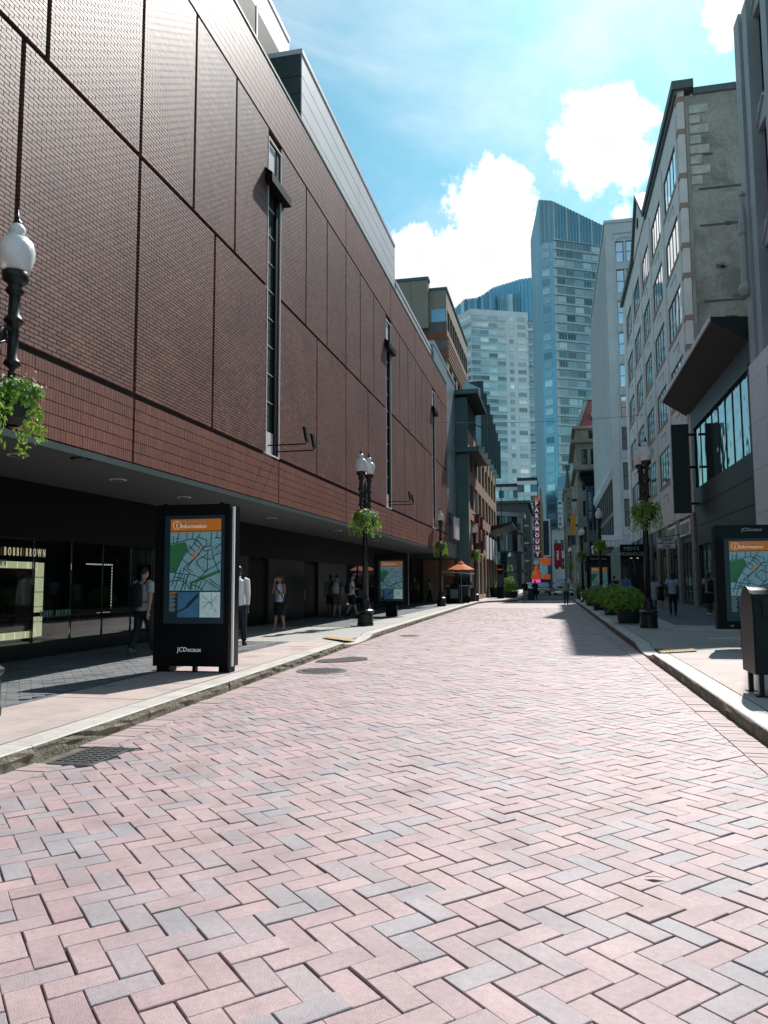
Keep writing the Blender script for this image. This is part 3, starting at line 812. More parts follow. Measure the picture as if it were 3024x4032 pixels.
for yy in np.arange(4, 24, 2.4): MB().box(-8.71, -8.60, yy-.04, yy+.04, 17.0, 19.46).obj('louvre_post', 'metal_pale', t)
clad('roof_parapet_box', 'low pale metal upstand at the far end of the brick store roof', -9, -7.1, 34.65, 47, ZT+.061, 15.95, 'metal_pale', [15.6])
# ------------------------------------------------------------------ facade kit
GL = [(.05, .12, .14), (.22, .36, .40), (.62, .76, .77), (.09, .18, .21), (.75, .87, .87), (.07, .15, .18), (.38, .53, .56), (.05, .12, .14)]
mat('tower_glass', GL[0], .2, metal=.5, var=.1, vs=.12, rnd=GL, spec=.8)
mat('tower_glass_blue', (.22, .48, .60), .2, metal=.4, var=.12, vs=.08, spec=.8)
mat('tower_wall_blue', (.24, .42, .50), .5, metal=.1, var=.12, vs=.15, stretch=(1, 1, .15))  # lightened to stand in for haze in front of the far tower
mat('tower_stone', (.82, .81, .81), .7, var=.07, vs=.2)
mat('tower_teal', (.52, .64, .66), .45, metal=.2, var=.08, vs=.3)  # paled in place of haze over the far towers
mat('dark_glass', (.012, .022, .026), .06, var=.1, spec=.9, wave=.012, bs=.9)
mat('sky_glass', (.66, .74, .77), .05, metal=.85, var=.1, vs=.3, spec=.8, wave=.02, bs=.6)
mat('wavy_glass', (.075, .135, .14), .06, metal=.35, var=.08, spec=.8, wave=.03, bs=1.3)
mat('white_brick', (.68, .64, .61), .75, var=.1, vs=1.0, bump=.004, bs=30, stain=.12, ss=.5)
mat('tan_sill', (.34, .215, .165), .75, var=.15, vs=2)
mat('stucco', (.325, .30, .265), .92, var=.25, vs=.45, bump=.012, bs=9, stain=.55, ss=.5)
mat('stucco_dark', (.115, .10, .085), .95, var=.3, vs=2)
mat('pale_patch', (.50, .48, .42), .9, var=.25, vs=2)
mat('limestone', (.36, .38, .38), .75, var=.12, vs=.8, bump=.004, bs=14, stain=.15, ss=.4)
mat('pale_stone', (.64, .66, .68), .6, var=.06, vs=.7)
mat('terracotta_white', (.64, .66, .67), .6, var=.08, vs=.6, bump=.003, bs=10, stain=.12, ss=.3)
mat('cornice', (.10, .125, .13), .6, var=.15)
mat('charcoal', (.028, .034, .036), .55, var=.12, vs=.8)
mat('canopy', (.012, .015, .016), .6, var=.1, vs=.5)
mat('tan_precast', (.40, .265, .19), .75, var=.12, vs=.6, bump=.004, bs=14)
mat('beige', (.30, .265, .215), .85, var=.08, vs=.7)
mat('red_stripe', (.23, .085, .055), .8, var=.2, vs=2, bump=.004, bs=20)
mat('grey_stripe', (.14, .135, .13), .8, var=.2, vs=2)
mat('teal_metal', (.07, .13, .135), .45, metal=.3, var=.1, vs=.7)
mat('stone_old', (.30, .27, .23), .85, var=.18, vs=.5, bump=.006, bs=8, stain=.25, ss=.3)
mat('stone_dark', (.12, .125, .125), .85, var=.2, vs=.6)
mat('copper_green', (.16, .30, .26), .7, var=.2, vs=1)
mat('roof_red', (.21, .07, .075), .8, var=.15, vs=1)
mat('frame_dark', (.015, .017, .018), .5, var=.05)
mat('pale_frame', (.55, .57, .57), .5, var=.05)
mat('mural_blue', (.20, .42, .52), .7, var=.1, vs=.3, stretch=(1, 1, 3))
mat('mural_letter', (.13, .32, .42), .7)

class Face:
    """a wall plane: origin O, run direction t, inward direction n; u along t, z up, d inward"""
    def __init__(s, O, t, n): s.O = Vector(O); s.t = Vector(t).normalized(); s.n = Vector(n).normalized(); s.M = Matrix(((s.t.x, s.n.x, 0, s.O.x), (s.t.y, s.n.y, 0, s.O.y), (0, 0, 1, s.O.z), (0, 0, 0, 1)))
    def box(s, mb, u0, u1, z0, z1, d0, d1): return mb.box(u0, u1, d0, d1, z0, z1, s.M)
FW = lambda X, Y=0: Face((X, Y, 0), (0, 1, 0), (1, 0, 0))       # right-hand street wall (seen from the street), u = y
FE = lambda X, Y=0: Face((X, Y, 0), (0, 1, 0), (-1, 0, 0))      # left-hand street wall, u = y
FS = lambda Y, X=0: Face((X, Y, 0), (1, 0, 0), (0, 1, 0))       # wall facing the camera, u = x
def wall(F, parent, u0, u1, z0, z1, rows, cols, m, th=.3, name='wall', skip=None):
    """solid wall with openings: rows [(z0,z1)], cols [(u0,u1)]"""
    mb = MB(); rows = sorted(rows); z = z0
    for a, b in rows:
        if a > z: F.box(mb, u0, u1, z, a, 0, th)
        u = u0
        for c, d in sorted(cols):
            if c > u: F.box(mb, u, c, a, b, 0, th)
            u = d
        if u < u1: F.box(mb, u, u1, a, b, 0, th)
        z = b
    if z < z1: F.box(mb, u0, u1, z, z1, 0, th)
    return mb.obj(name, m, parent)
def window(F, parent, u0, u1, z0, z1, g, fr, npx=1, npz=1, d=.16, fw=.05, name='window', deep=.06, sill=None):
    w = F.box(MB(), u0, u1, z0, z1, d, d+deep).obj(name, g, parent)
    mb = MB(); e = d-.03; q = .002
    for a, b in ((u0+q, u0+fw), (u1-fw, u1-q)): F.box(mb, a, b, z0+q, z1-q, e, d-q)
    for a, b in ((z0+q, z0+fw), (z1-fw, z1-q)): F.box(mb, u0+fw+q, u1-fw-q, a, b, e+.002, d-q)
    for k in range(1, npx): u = u0+(u1-u0)*k/npx; F.box(mb, u-fw/2, u+fw/2, z0+fw, z1-fw, e+.004, d-q)
    for k in range(1, npz): z = z0+(z1-z0)*k/npz; F.box(mb, u0+fw, u1-fw, z-fw/2, z+fw/2, e+.008, d-q)
    mb.obj('frame', fr, w)
    if sill: F.box(MB(), u0-.05, u1+.05, z0-.14, z0-.003, -.06, d).obj('sill', sill, w)
    return w

# ------------------------------------------------------------------ right-hand side
XR = 7.7
# R1 tall limestone building at the right edge
R1 = thing('limestone_building', 'tall grey limestone building with ribbed piers at the right edge', 'building', (XR, 26, 0))
F = FW(XR+.25)
Y0, Y1 = 14.0, 31.5; ztop = 24.0
MB().box(XR+.70, 24, Y0+.05, Y1-.05, 0, ztop-.1).obj('core', 'limestone', R1)
piers = [15.0, 18.2, 21.4, 24.6, 27.8]
MB().box(XR-.05, XR+.69, Y1-.75, Y1, 9.9, ztop).obj('corner_pier', 'limestone', R1)
for y in piers+[30.3]:
    MB().box(XR+.05, XR+.68, y-.32, y+.32, 9.9, ztop).obj('pier', 'limestone', R1)
zz = [10.2, 14.1, 18.7, 23.3]
for a, b in zip(piers+[30.3], piers[1:]+[30.3, Y1-.75]):
    if b-a < .8: continue
    for z0, z1 in zip(zz, zz[1:]+[ztop]):
        window(FW(XR+.42), R1, a+.33, b-.33, z0+.9, z1-.1 if z1 < ztop else ztop-.05, 'dark_glass', 'frame_dark', 2, 2, d=.1)
        s = MB().box(XR+.28, XR+.66, a+.325, b-.325, z0-.1, z0+.88).obj('spandrel', 'limestone', R1)
        m_ = (a+b)/2
        for q in (-1, 1): MB().extr([(XR+.20, m_, z0+.78), (XR+.20, m_+q*.9, z0+.05), (XR+.20, m_+q*.9, z0+.2), (XR+.20, m_, z0+.86)], None, (.079, 0, 0)).obj('chevron', 'limestone', s)
# carved finial on the corner pier
fz = 12.6
fin = MB(); fin.lathe([(.16, 0), (.30, .25), (.22, .45), (.16, .5), (.14, 2.4), (.22, 2.5), (.10, 3.4), (.05, 4.0), (.13, 4.1), (.05, 4.25)], 8, c=(XR-.16, Y1-.37, fz)); fin.obj('finial', 'limestone', R1)
yy = np.linspace(Y0, Y1, 8)
for a, b in zip(yy, yy[1:]):
    for z0, z1 in ((3.45, 4.1), (4.1, 5.75), (5.75, 7.5), (7.5, 9.2), (9.2, 9.9)):
        if (z0 in (5.75, 7.5)) and b < Y1-1: continue
        MB().box(XR-.12, XR+.3, a+.008, b-.008, z0+.008, z1-.008).obj('stone_panel', 'pale_stone', R1)
MB().box(XR+.05, XR+.69, Y0, Y1-2.6, 5.75, 9.2).obj('recess', 'dark_glass', R1)
MB().box(XR-.02, XR+.69, Y0, Y1-.02, .0, 3.44).obj('shopfront', 'charcoal', R1)
for a in np.arange(14.6, 30, 2.8): window(FW(XR-.12), R1, a, a+2.2, .6, 3.1, 'dark_glass', 'frame_dark', 2, 1, d=.04, name='shop_window')

# R2 low dark modern shop with a tilted canopy
R2 = thing('dark_shop', 'low charcoal modern shop with a big tilted canopy and rippled glass', 'building', (XR, 38, 0))
a0, a1 = 31.56, 45.1
MB().box(XR+.42, 20, a0, a1, 0, 11.0).obj('core', 'charcoal', R2)
wall(FW(XR), R2, a0, a1, 0, 11.2, [(.3, 3.5), (6.62, 9.9)], [(32.3, 44.3)], 'charcoal', .4)
for k in range(8):
    u0, u1 = 32.3+k*1.5, 32.3+(k+1)*1.5
    window(FW(XR+.02), R2, u0+.01, u1-.01, 6.63, 9.89, 'wavy_glass' if k < 5 else 'dark_glass', 'frame_dark', 1, 1, d=.06, fw=.025, name='pane')
    window(FW(XR+.02), R2, u0+.01, u1-.01, .31, 3.49, 'dark_glass', 'frame_dark', 1, 1, d=.10, fw=.05, name='shop_window')
MB().box(XR-.05, XR-.003, a0+.4, a1-.5, 9.92, 10.12).obj('window_head', 'frame_dark', R2)
MB().box(XR-.03, XR-.003, a0, a1, 5.62, 5.645).obj('panel_joint', 'frame_dark', R2)
MB().box(XR-.03, XR-.003, a0, a1, 4.55, 4.575).obj('panel_joint', 'frame_dark', R2)
c = MB(); c.extr([(XR-.003, a0+.3, 11.02), (6.35, a0+.3, 11.95), (6.35, a0+.3, 12.12), (XR+.4, a0+.3, 12.0)], None, (0, 14.3, 0)); c.obj('canopy', 'canopy', R2)
MB().extr([(6.30, a0+.28, 11.97), (6.348, a0+.28, 11.93), (6.348, a0+.28, 12.14), (6.30, a0+.28, 12.14)], None, (0, 14.34, 0)).obj('canopy_edge', 'pale_frame', R2)
bs_ = thing('blade_sign', 'blank dark vertical blade sign board projecting from the charcoal shop', 'sign', (7.1, 43.9, 5.3))
MB().box(6.45, 7.35, 43.85, 44.05, 5.25, 10.15).obj('board', 'charcoal', bs_)
MB().box(6.41, 6.448, 43.83, 44.07, 5.25, 10.15).obj('edge', 'pale_frame', bs_)
for z in (5.7, 7.7, 9.5): MB().box(7.351, XR-.004, 43.9, 44.0, z, z+.12).obj('bracket', 'black', bs_)

# R3 white brick building with bare stucco flank
R3 = thing('white_brick_building', 'six storey white brick building with wide windows and a bare stucco flank wall', 'building', (XR, 63, 0))
a0, a1, zt = 45.2, 81.5, 30.3
cols = [(46.6, 51.5), (53.4, 58.3), (60.2, 64.7), (66.6, 71.5), (73.4, 78.3)]
rows = [(8.3, 10.7), (12.55, 14.95), (16.8, 19.25), (21.1, 23.5), (25.45, 27.9)]
MB().box(XR+.45, 26, a0+.3, a1, 0, zt-.2).obj('core', 'stucco_dark', R3)
wall(FW(XR), R3, a0, a1, 5.4, zt, rows, cols, 'white_brick', .4)
for z0, z1 in rows:
    for u0, u1 in cols:
        window(FW(XR), R3, u0, u1, z0, z1, 'sky_glass', 'frame_dark', 4, 1, d=.07, fw=.05)
        MB().box(XR-.035, XR+.2, u0-.25, u1+.25, z0-.26, z0-.004).obj('sill_band', 'tan_sill', R3)
        s = MB()                                            # recessed panel outline on the spandrel
        zc0, zc1 = z0-1.45, z0-.75; m0, m1 = u0+1.3, u1-1.3
        s.box(XR-.012, XR-.002, m0, m1, zc1-.07, zc1).box(XR-.012, XR-.002, m0, m0+.09, zc0, zc1-.071)
        s.obj('panel_groove', 'frame_dark', R3)
for u0, u1 in zip([45.2]+[c[1] for c in cols], [c[0] for c in cols]+[81.5]):
    if u1-u0 > 1.2: MB().box(XR-.07, XR-.003, u0+.45, u1-.45, 5.5, zt-1.2).obj('pilaster', 'white_brick', R3)
for k, z in enumerate((14.9, 16.6, 19.1, 20.9, 23.3, 25.1, 27.8, 29.8)):
    MB().box(XR-.045, XR+.42, a0-.04, a0+.55, z-.16, z+.14).obj('quoin', 'tan_sill', R3)
# flank wall
wall(FS(a0), R3, XR+.43, 24, 0, zt-.35, [], [], 'stucco', .28, 'flank_wall')
for z in (24.1, 21.9, 17.4): MB().box(XR+1.0, 15, a0-.045, a0-.003, z, z+.10).obj('flank_ledge', 'stucco_dark', R3)
MB().box(XR+.42, XR+.60, a0-.06, a0-.003, 5.4, zt-.5).obj('flank_edge', 'stone_old', R3)
for k in range(8):
    z = zt-1.0-k*.62; w = (1.05, .6)[k % 2]
    MB().box(XR+.62, XR+.62+w, a0-.05, a0-.003, z-.5, z).obj('patch_block', 'pale_patch', R3)
for k in range(9):
    x = XR+random.uniform(1.2, 4.2); z = random.uniform(12, 27); w = random.uniform(.3, .9)
    MB().box(x, x+w, a0-.022, a0-.003, z, z+random.uniform(.1, .25)).obj('scar', 'stucco_dark', R3)
MB().box(XR-.30, XR+.9, a0-.30, 61, zt, zt+.5).obj('cornice', 'cornice', R3)
MB().box(XR-.15, XR-.003, a0-.15, 61, zt-.28, zt-.002).obj('cornice_bed', 'cornice', R3)
MB().box(XR+.901, 24, a0-.12, a0+.4, zt-.345, zt+.05).obj('flank_coping', 'cornice', R3)
gb = MB(); gb.extr([(XR-.10, 61.0, zt+.001), (XR-.10, 69.6, zt+.001), (XR-.10, 65.3, zt+3.6)], None, (.5, 0, 0)); gb.obj('gable', 'white_brick', R3)
MB().extr([(XR-.32, 60.8, zt), (XR-.32, 65.3, zt+3.75), (XR-.32, 65.3, zt+4.15), (XR-.32, 60.8, zt+.45)], None, (1.0, 0, 0)).obj('gable_coping', 'cornice', R3)
MB().extr([(XR-.32, 69.8, zt+.45), (XR-.32, 65.3, zt+4.15), (XR-.32, 65.3, zt+3.75), (XR-.32, 69.8, zt)], None, (1.0, 0, 0)).obj('gable_coping', 'cornice', R3)
MB().lathe([(.45, 0), (.45, .05)], 20, M=Matrix.Translation((XR-.155, 65.3, zt+1.5)) @ Matrix.Rotation(-math.pi/2, 4, 'Y')).obj('roundel', 'frame_dark', R3)
MB().box(XR-.30, XR+.9, 69.81, a1+.1, zt, zt+.5).obj('cornice', 'cornice', R3)
# ground floor: piers, shops, fascia signs
MB().box(XR+.10, XR+.45, a0, a1, 0, 5.39).obj('shop_wall', 'charcoal', R3)
for u in [45.4]+[50.6, 55.6, 60.6, 65.6, 70.6, 75.6, 80.6]:
    p = MB().box(XR-.10, XR+.098, u-.45, u+.45, .05, 5.38).obj('shop_pier', 'stone_old', R3)
    for z in (1.1, 2.2, 3.3, 4.4): MB().box(XR-.115, XR-.101, u-.45, u+.45, z-.02, z+.02).obj('pier_joint', 'frame_dark', p)
for u in (46.0, 51.2, 56.2, 61.2, 66.2, 71.2, 76.2):
    window(FW(XR+.0), R3, u, u+3.8, .4, 3.9, 'dark_glass', 'frame_dark', 3, 1, d=.06, name='shop_window')
mat('sign_white', (.80, .81, .82), .6, var=.06)
mat('sign_grey', (.20, .22, .23), .6, var=.2, vs=4, stretch=(1, 6, 1))
for u in (46.2, 51.3):
    s = MB().box(XR-.10, XR+.05, u, u+3.6, 4.25, 5.15).obj('fascia_sign', 'sign_white', R3)
    MB().box(XR-.115, XR-.101, u+.3, u+3.3, 4.42, 4.98).obj('sign_text', 'sign_grey', s)
for k in range(22):
    MB().cbox((XR-.02, 45.95, 1.0+k*.10), .02, .02, .055).obj('light_bulb', 'led', R3)

ks = thing('hanging_shop_sign', 'white hanging board sign lettered for an army and navy store', 'sign', (5.9, 46.6, 3.3))
yk = 46.6
p0 = gy(2589, 2117, yk); p1 = gy(2659, 2160, yk)
MB().box(p0.x, p1.x, yk-.04, yk+.04, p1.z, p0.z).obj('board', 'sign_white', ks)
mat('ink', (.02, .03, .035), .7, var=0)
b = MB(); q = .035
for (x0, x1, z0, z1) in ((p0.x+.02, p1.x-.02, p0.z-q-.02, p0.z-.02), (p0.x+.02, p1.x-.02, p1.z+.02, p1.z+q+.02)): b.box(x0, x1, yk-.044, yk-.0405, z0, z1)
b.obj('border', 'ink', ks)
wk = p1.x-p0.x; hk = p0.z-p1.z; xm = (p0.x+p1.x)/2; kz = ks.location
for k, (s_, sz) in enumerate((('* KENMORE *', .78), ('ARMY & NAVY', .80), ('* STORE *', .80))):
    text(s_, hk*.27, 'ink', ks, loc=(xm-kz[0], yk-.045-kz[1], p0.z-hk*(.24+.27*k)-kz[2]), sx=sz, bold=.006)
MB().tube([(p0.x+.1, yk, p0.z), (XR+.05, yk, p0.z+.25)], .02, 6).obj('bracket', 'black', ks)
MB().tube([(p1.x-.1, yk, p0.z), (p1.x-.1, yk, p0.z+.2)], .015, 6).obj('hanger', 'black', ks)

# R4 white terracotta building beyond the side street
R4 = thing('white_terracotta_building', 'tall white terracotta building with narrow vertical ribs and one column of end windows', 'building', (XR, 120, 0))
b0, b1, zt = 102.5, 146.0, 49.4
MB().box(XR+.5, 30, b0+.5, b1, 0, zt-.2).obj('core', 'terracotta_white', R4)
zw = [(44.0, 46.8), (39.8, 42.9), (35.5, 38.6), (31.3, 34.3), (27.0, 30.0), (22.8, 25.8), (18.6, 21.6), (13.4, 17.0), (8.6, 12.2)]
wall(FS(b0), R4, XR, 20, 5.2, zt, zw, [(9.0, 10.0), (10.3, 11.3)], 'terracotta_white', .45, 'end_wall')
for z0, z1 in zw:
    for u in (9.0, 10.3):
        window(FS(b0), R4, u, u+1.0, z0, z1, 'sky_glass', 'frame_dark', 1, 2, d=.2, fw=.08, sill='terracotta_white')
    MB().box(8.9, 11.5, b0-.10, b0-.003, z0-1.05, z0-.25).obj('relief_panel', 'terracotta_white', R4)
    for k in range(3):
        for q in (-1, 1): MB().extr([(9.15+k*.6, b0-.13, z0-.4 if q > 0 else z0-.9), (9.6+k*.6, b0-.13, z0-.9 if q > 0 else z0-.4), (9.66+k*.6, b0-.13, z0-.9 if q > 0 else z0-.4), (9.21+k*.6, b0-.13, z0-.4 if q > 0 else z0-.9)], None, (0, .029, 0)).obj('relief_rib', 'terracotta_white', R4)
MB().box(XR-.12, 20, b0-.12, b0-.003, 47.9, 48.15).obj('string_course', 'terracotta_white', R4)
MB().box(XR-.05, XR+.95, b0-.14, b0-.003, 5.2, 47.89).obj('corner_pilaster', 'terracotta_white', R4)
arc = MB()
for k in range(12):
    t0, t1 = math.pi*k/12, math.pi*(k+1)/12
    arc.extr([(10.15+1.45*math.cos(t0), b0-.12, 46.2+1.1*math.sin(t0)), (10.15+1.45*math.cos(t1), b0-.12, 46.2+1.1*math.sin(t1)), (10.15+1.7*math.cos(t1), b0-.12, 46.2+1.35*math.sin(t1)), (10.15+1.7*math.cos(t0), b0-.12, 46.2+1.35*math.sin(t0))], None, (0, .117, 0))
arc.obj('arch', 'terracotta_white', R4)
MB().box(XR-.15, 24, b0-.15, b1, zt, zt+.4).obj('parapet', 'terracotta_white', R4)
wall(FW(XR), R4, b0+.46, b1, 16.0, zt, [], [], 'limestone', .3, 'street_wall')  # darker than the ribs: shade between them put into the wall colour
for k in range(20):
    y = b0+1.2+k*2.18
    MB().box(XR-.13, XR-.003, y-.28, y+.28, 15, zt-1.2).obj('rib', 'terracotta_white', R4)
    MB().box(XR-.02, XR-.003, y+.45, y+1.75, 17, zt-2.5).obj('window_strip', 'charcoal', R4)
    MB().lathe([(.14, 0), (.10, .5), (.03, 1.5)], 6, c=(XR-.3, y, 15.6)).obj('pinnacle', 'terracotta_white', R4)
wall(FW(XR), R4, b0+.46, b1, 0, 15.9, [(5.5, 10.2), (10.8, 15.2)], [(b0+1.6+k*4.4, b0+5.0+k*4.4) for k in range(9)], 'stone_dark', .3, 'lower_wall')
for k in range(9):
    for z0, z1 in ((5.5, 10.2), (10.8, 15.2)): window(FW(XR), R4, b0+1.6+k*4.4, b0+5.0+k*4.4, z0, z1, 'dark_glass', 'frame_dark', 2, 2, d=.18, fw=.1)
MB().box(XR-.1, 18, b0-.1, b0+.45, 0, 5.19).obj('shop_base', 'charcoal', R4)
# scalloped canopy hood over the corner entrance
hd = MB()
for k in range(9): hd.lathe([(.13, 0), (.17, .35), (.13, .8)], 6, c=(6.0+k*.3, b0-.9, 6.0))
hd.box(5.8, 8.6, b0-1.05, b0-.2, 6.8, 7.5); hd.obj('crested_hood', 'terracotta_white', R4)
hd = MB()
for j in range(3):
    for k in range(7): hd.lathe([(.13, 0), (.17, .35), (.13, .8)], 6, c=(6.5, b0+6+j*12+k*.6, 6.3))
    hd.box(6.3, XR-.3, b0+5.8+j*12, b0+10+j*12, 7.1, 7.6)
hd.obj('street_hood', 'terracotta_white', R4)
ms = thing('clothier_sign', 'black fascia lettered for a men\'s clothes shop above a corner entrance', 'sign', (6.4, 66.0, 4.0))
s0 = gy(2440, 2145, 66); s1 = gy(2530, 2195, 66)
MB().box(s0.x, s1.x, 65.7, 66.0, s1.z, s0.z).obj('board', 'black', ms)
mat('sign_pale', (.42, .50, .53), .5, var=0)
wm = s1.x-s0.x; ml = ms.location
text("MEN'S", .46, 'sign_pale', ms, loc=((s0.x+s1.x)/2-ml[0], 65.69-ml[1], s0.z-.36-ml[2]))
text('WEARHOUSE', .46, 'sign_pale', ms, loc=((s0.x+s1.x)/2-ml[0], 65.69-ml[1], s0.z-.80-ml[2]), sx=.72)
SP = thing('shop_porch', 'dark glazed corner shop porch under the clothes shop fascia', 'porch', (6.6, 70, .15))
MB().box(s0.x+.05, XR-.12, 66.35, 76, .151, s0.z-.1).obj('box', 'charcoal', SP)
for k in range(3):
    u = s0.x+.15+k*.72; window(FS(66.34), SP, u, u+.62, .2, s1.z-.1, 'dark_glass', 'frame_dark', 1, 1, d=-.03, deep=.025, name='door' if k == 1 else 'shop_window')
MB().box(s0.x, XR-.12, 66.001, 66.34, s1.z-.02, s0.z).obj('soffit_box', 'black', SP)
for k in range(2): MB().lathe([(.09, 0), (.09, .02)], 10, c=(s0.x+.9+k*.5, 66.2, s1.z-.045)).obj('ceiling_light', 'warm_lamp', SP)

def box_building(name, label, x0, x1, y0, y1, z, m, rows, colsS, colsW, side, glass='dark_glass', top=.8, cm=None, npx=2):
    """plain old block: end wall towards us, street wall on side 'W' (right-hand) or 'E' (left-hand)"""
    t = thing(name, label, 'building', ((x0+x1)/2, y0, 0))
    MB().box(x0+.32, x1-.32, y0+.31, y1, 0, z-.1).obj('core', 'stone_dark', t)
    wall(FS(y0), t, x0, x1, 0, z, rows if colsS else [], colsS, m, .3, 'end_wall')
    Fw = FW(x0) if side == 'W' else FE(x1)
    wall(Fw, t, y0+.305, y1, 0, z, rows if colsW else [], colsW, m, .3, 'street_wall')
    for a, b in rows:
        for c_, d_ in colsS: window(FS(y0), t, c_, d_, a, b, glass, 'frame_dark', npx, 2, d=.15, fw=.07)
        for c_, d_ in colsW: window(Fw, t, c_, d_, a, b, glass, 'frame_dark', npx, 2, d=.15, fw=.07)
    if top: MB().box(x0-top, x1+top if side == 'E' else x1, y0-top, y1, z, z+.6).obj('cornice', cm or m, t)
    return t
# ornate corner block with mansard roof
R5 = box_building('mansard_building', 'old stone building with green copper trim and a red mansard roof', 4.6, 16, 150, 176, 28.2, 'stone_old',
    [(3.5, 6.5), (9, 12), (14, 17), (19, 22), (24, 27)], [(5.6, 6.7), (7.3, 8.6), (9.6, 10.9)], [(152+k*3.2, 153.6+k*3.2) for k in range(7)], 'W', top=1.0, cm='stone_old')
for z in (22.9, 30.9): MB().box(3.9, 16, 149.3, 176, z, z+.5).obj('string_cornice', 'stone_old', R5)
MB().box(4.6, 16, 150, 176, 28.81, 30.89).obj('attic', 'stone_old', R5)
window(FS(149.99), R5, 7.0, 8.6, 29.0, 30.6, 'dark_glass', 'frame_dark', 2, 1, d=-.02)
MB().extr([(4.9, 150.4, 31.41), (16, 150.4, 31.41), (16, 153, 37.2), (7.0, 153, 37.2)], None, (0, 22, 0)).obj('mansard_roof', 'roof_red', R5)
MB().extr([(4.6, 150.1, 31.41), (5.3, 150.1, 31.41), (7.3, 152.7, 37.3), (6.6, 152.7, 37.3)], None, (0, .5, 0)).obj('hip_trim', 'copper_green', R5)
MB().box(6.4, 16, 152.4, 172, 37.21, 37.9).obj('ridge_trim', 'copper_green', R5)
MB().lathe([(1.0, 0), (1.0, .6), (.7, .6)], 16, M=Matrix.Translation((8.6, 150.9, 33.8)) @ Matrix.Rotation(math.pi/2, 4, 'X')).obj('round_dormer', 'copper_green', R5)
for z in (17.4, 12.4): 
    bl = MB(); bl.box(3.6, 4.59, 151.5, 155, z, z+.2).box(3.6, 3.7, 151.5, 155, z+.2, z+1.1); bl.obj('balcony', 'frame_dark', R5)
# dark bracketed cornice block carrying the blue banner
R6 = box_building('dark_cornice_building', 'narrow dark building with a heavy bracketed black cornice', 6.1, 14, 146.1, 149.2, 21.4, 'stone_dark', [(6, 9), (11, 19)], [(6.5, 7.0), (7.3, 7.8)], [], 'W', top=1.2, cm='black')
MB().extr([(4.8, 145.0, 21.3), (14, 145.0, 21.3), (14, 145.0, 20.0), (6.0, 145.0, 19.4)], None, (0, 4, 0)).obj('brackets', 'black', R6)
# further right-hand blocks where the street bends left
R7 = box_building('gabled_stone_building', 'narrow carved stone building with a finial topped gable', 2.6, 4.5, 176.5, 200, 22.0, 'stone_old', [(4, 7), (9, 12), (14, 17), (18, 20.5)], [(3.1, 3.9)], [(178+k*3, 179.6+k*3) for k in range(7)], 'W', top=.3)
MB().lathe([(.8, 0), (.5, 2), (.25, 4.0), (.6, 5.2), (.7, 5.4)], 8, c=(3.4, 177, 22.6)).obj('finial', 'stone_dark', R7)
R8 = box_building('far_theatre_block', 'pale narrow theatre front beside the vertical lettered sign', -.6, 3.4, 214, 240, 16, 'terracotta_white', [(5, 8), (10, 13)], [(.2, 1.0), (1.8, 2.6)], [], 'W', top=.6, cm='stone_dark')
R9 = thing('mural_wall', 'blank light blue painted end wall of a distant building', 'building', (6, 236, 0))
g0 = gy(2195, 1880, 236); g1 = gy(2262, 1850, 236)
MB().extr([(g0.x, 236, 0), (g1.x, 236, 0), (g1.x, 236, g1.z), (g0.x, 236, g0.z)], None, (0, 20, 0)).obj('wall', 'mural_blue', R9)
for k in range(12): MB().box(g0.x+.4, g1.x-.6, 235.96, 235.997, 22+k*1.0, 22.05+k*1.0).obj('band', 'mural_letter', R9)

# ------------------------------------------------------------------ left-hand side beyond the store
B1 = thing('metal_panel_building', 'blue grey metal panelled block standing past the brick store', 'building', (XL, 54, 0))
MB().box(-22, XL-.05, SY1+.02, 56.0, 3.2, 16.5).obj('core', 'metal_green', B1)
MB().box(-22, -9.5, SY1+.02, 56.0, 0, 3.19).obj('recess_wall', 'dark_stone', B1)
MB().box(-9.49, XL-.2, 55.8, 56.0, .05, 3.19).obj('recess_return', 'tan_precast', B1)
MB().box(-22, XL-.06, 45.7, SY1+.01, ZT+.07, 16.5).obj('upper_core', 'metal_green', B1)
for (y0, y1) in ((51.42, 53.7), (53.7, 56.0)):
    for k in range(9):
        z0 = 3.3+k*1.44; MB().box(XL-.049, XL, y0+.01, y1-.01, z0+.012, z0+1.428).obj('panel', 'metal_panel', B1)
for (y0, y1) in ((45.7, 48.6), (48.6, 51.41)): MB().box(XL-.059, XL+.03, y0+.01, y1-.01, ZT+.075, 16.25).obj('panel', 'metal_panel', B1)
MB().box(-22, XL+.05, 45.68, 56.0, 16.26, 16.5+.02).obj('coping', 'metal_panel', B1)
# projecting letters
ls = thing('letter_sign', 'row of tall slanted white letters projecting from the metal panelled block', 'sign', (XL+.2, 53.3, 5.2))
MB().box(XL+.005, XL+.12, 51.7, 54.6, 4.3, 6.3).obj('backing', 'metal_green', ls)
for k, (w, h) in enumerate(((.14, 1.5), (.12, 1.3), (.16, 1.5), (.13, 1.2), (.15, 1.5), (.12, 1.6))):
    yy = 51.95+k*.46
    MB().box(XL+.3, XL+.42, yy, yy+w, 4.55, 4.55+h, ).obj('letter', 'white', ls)
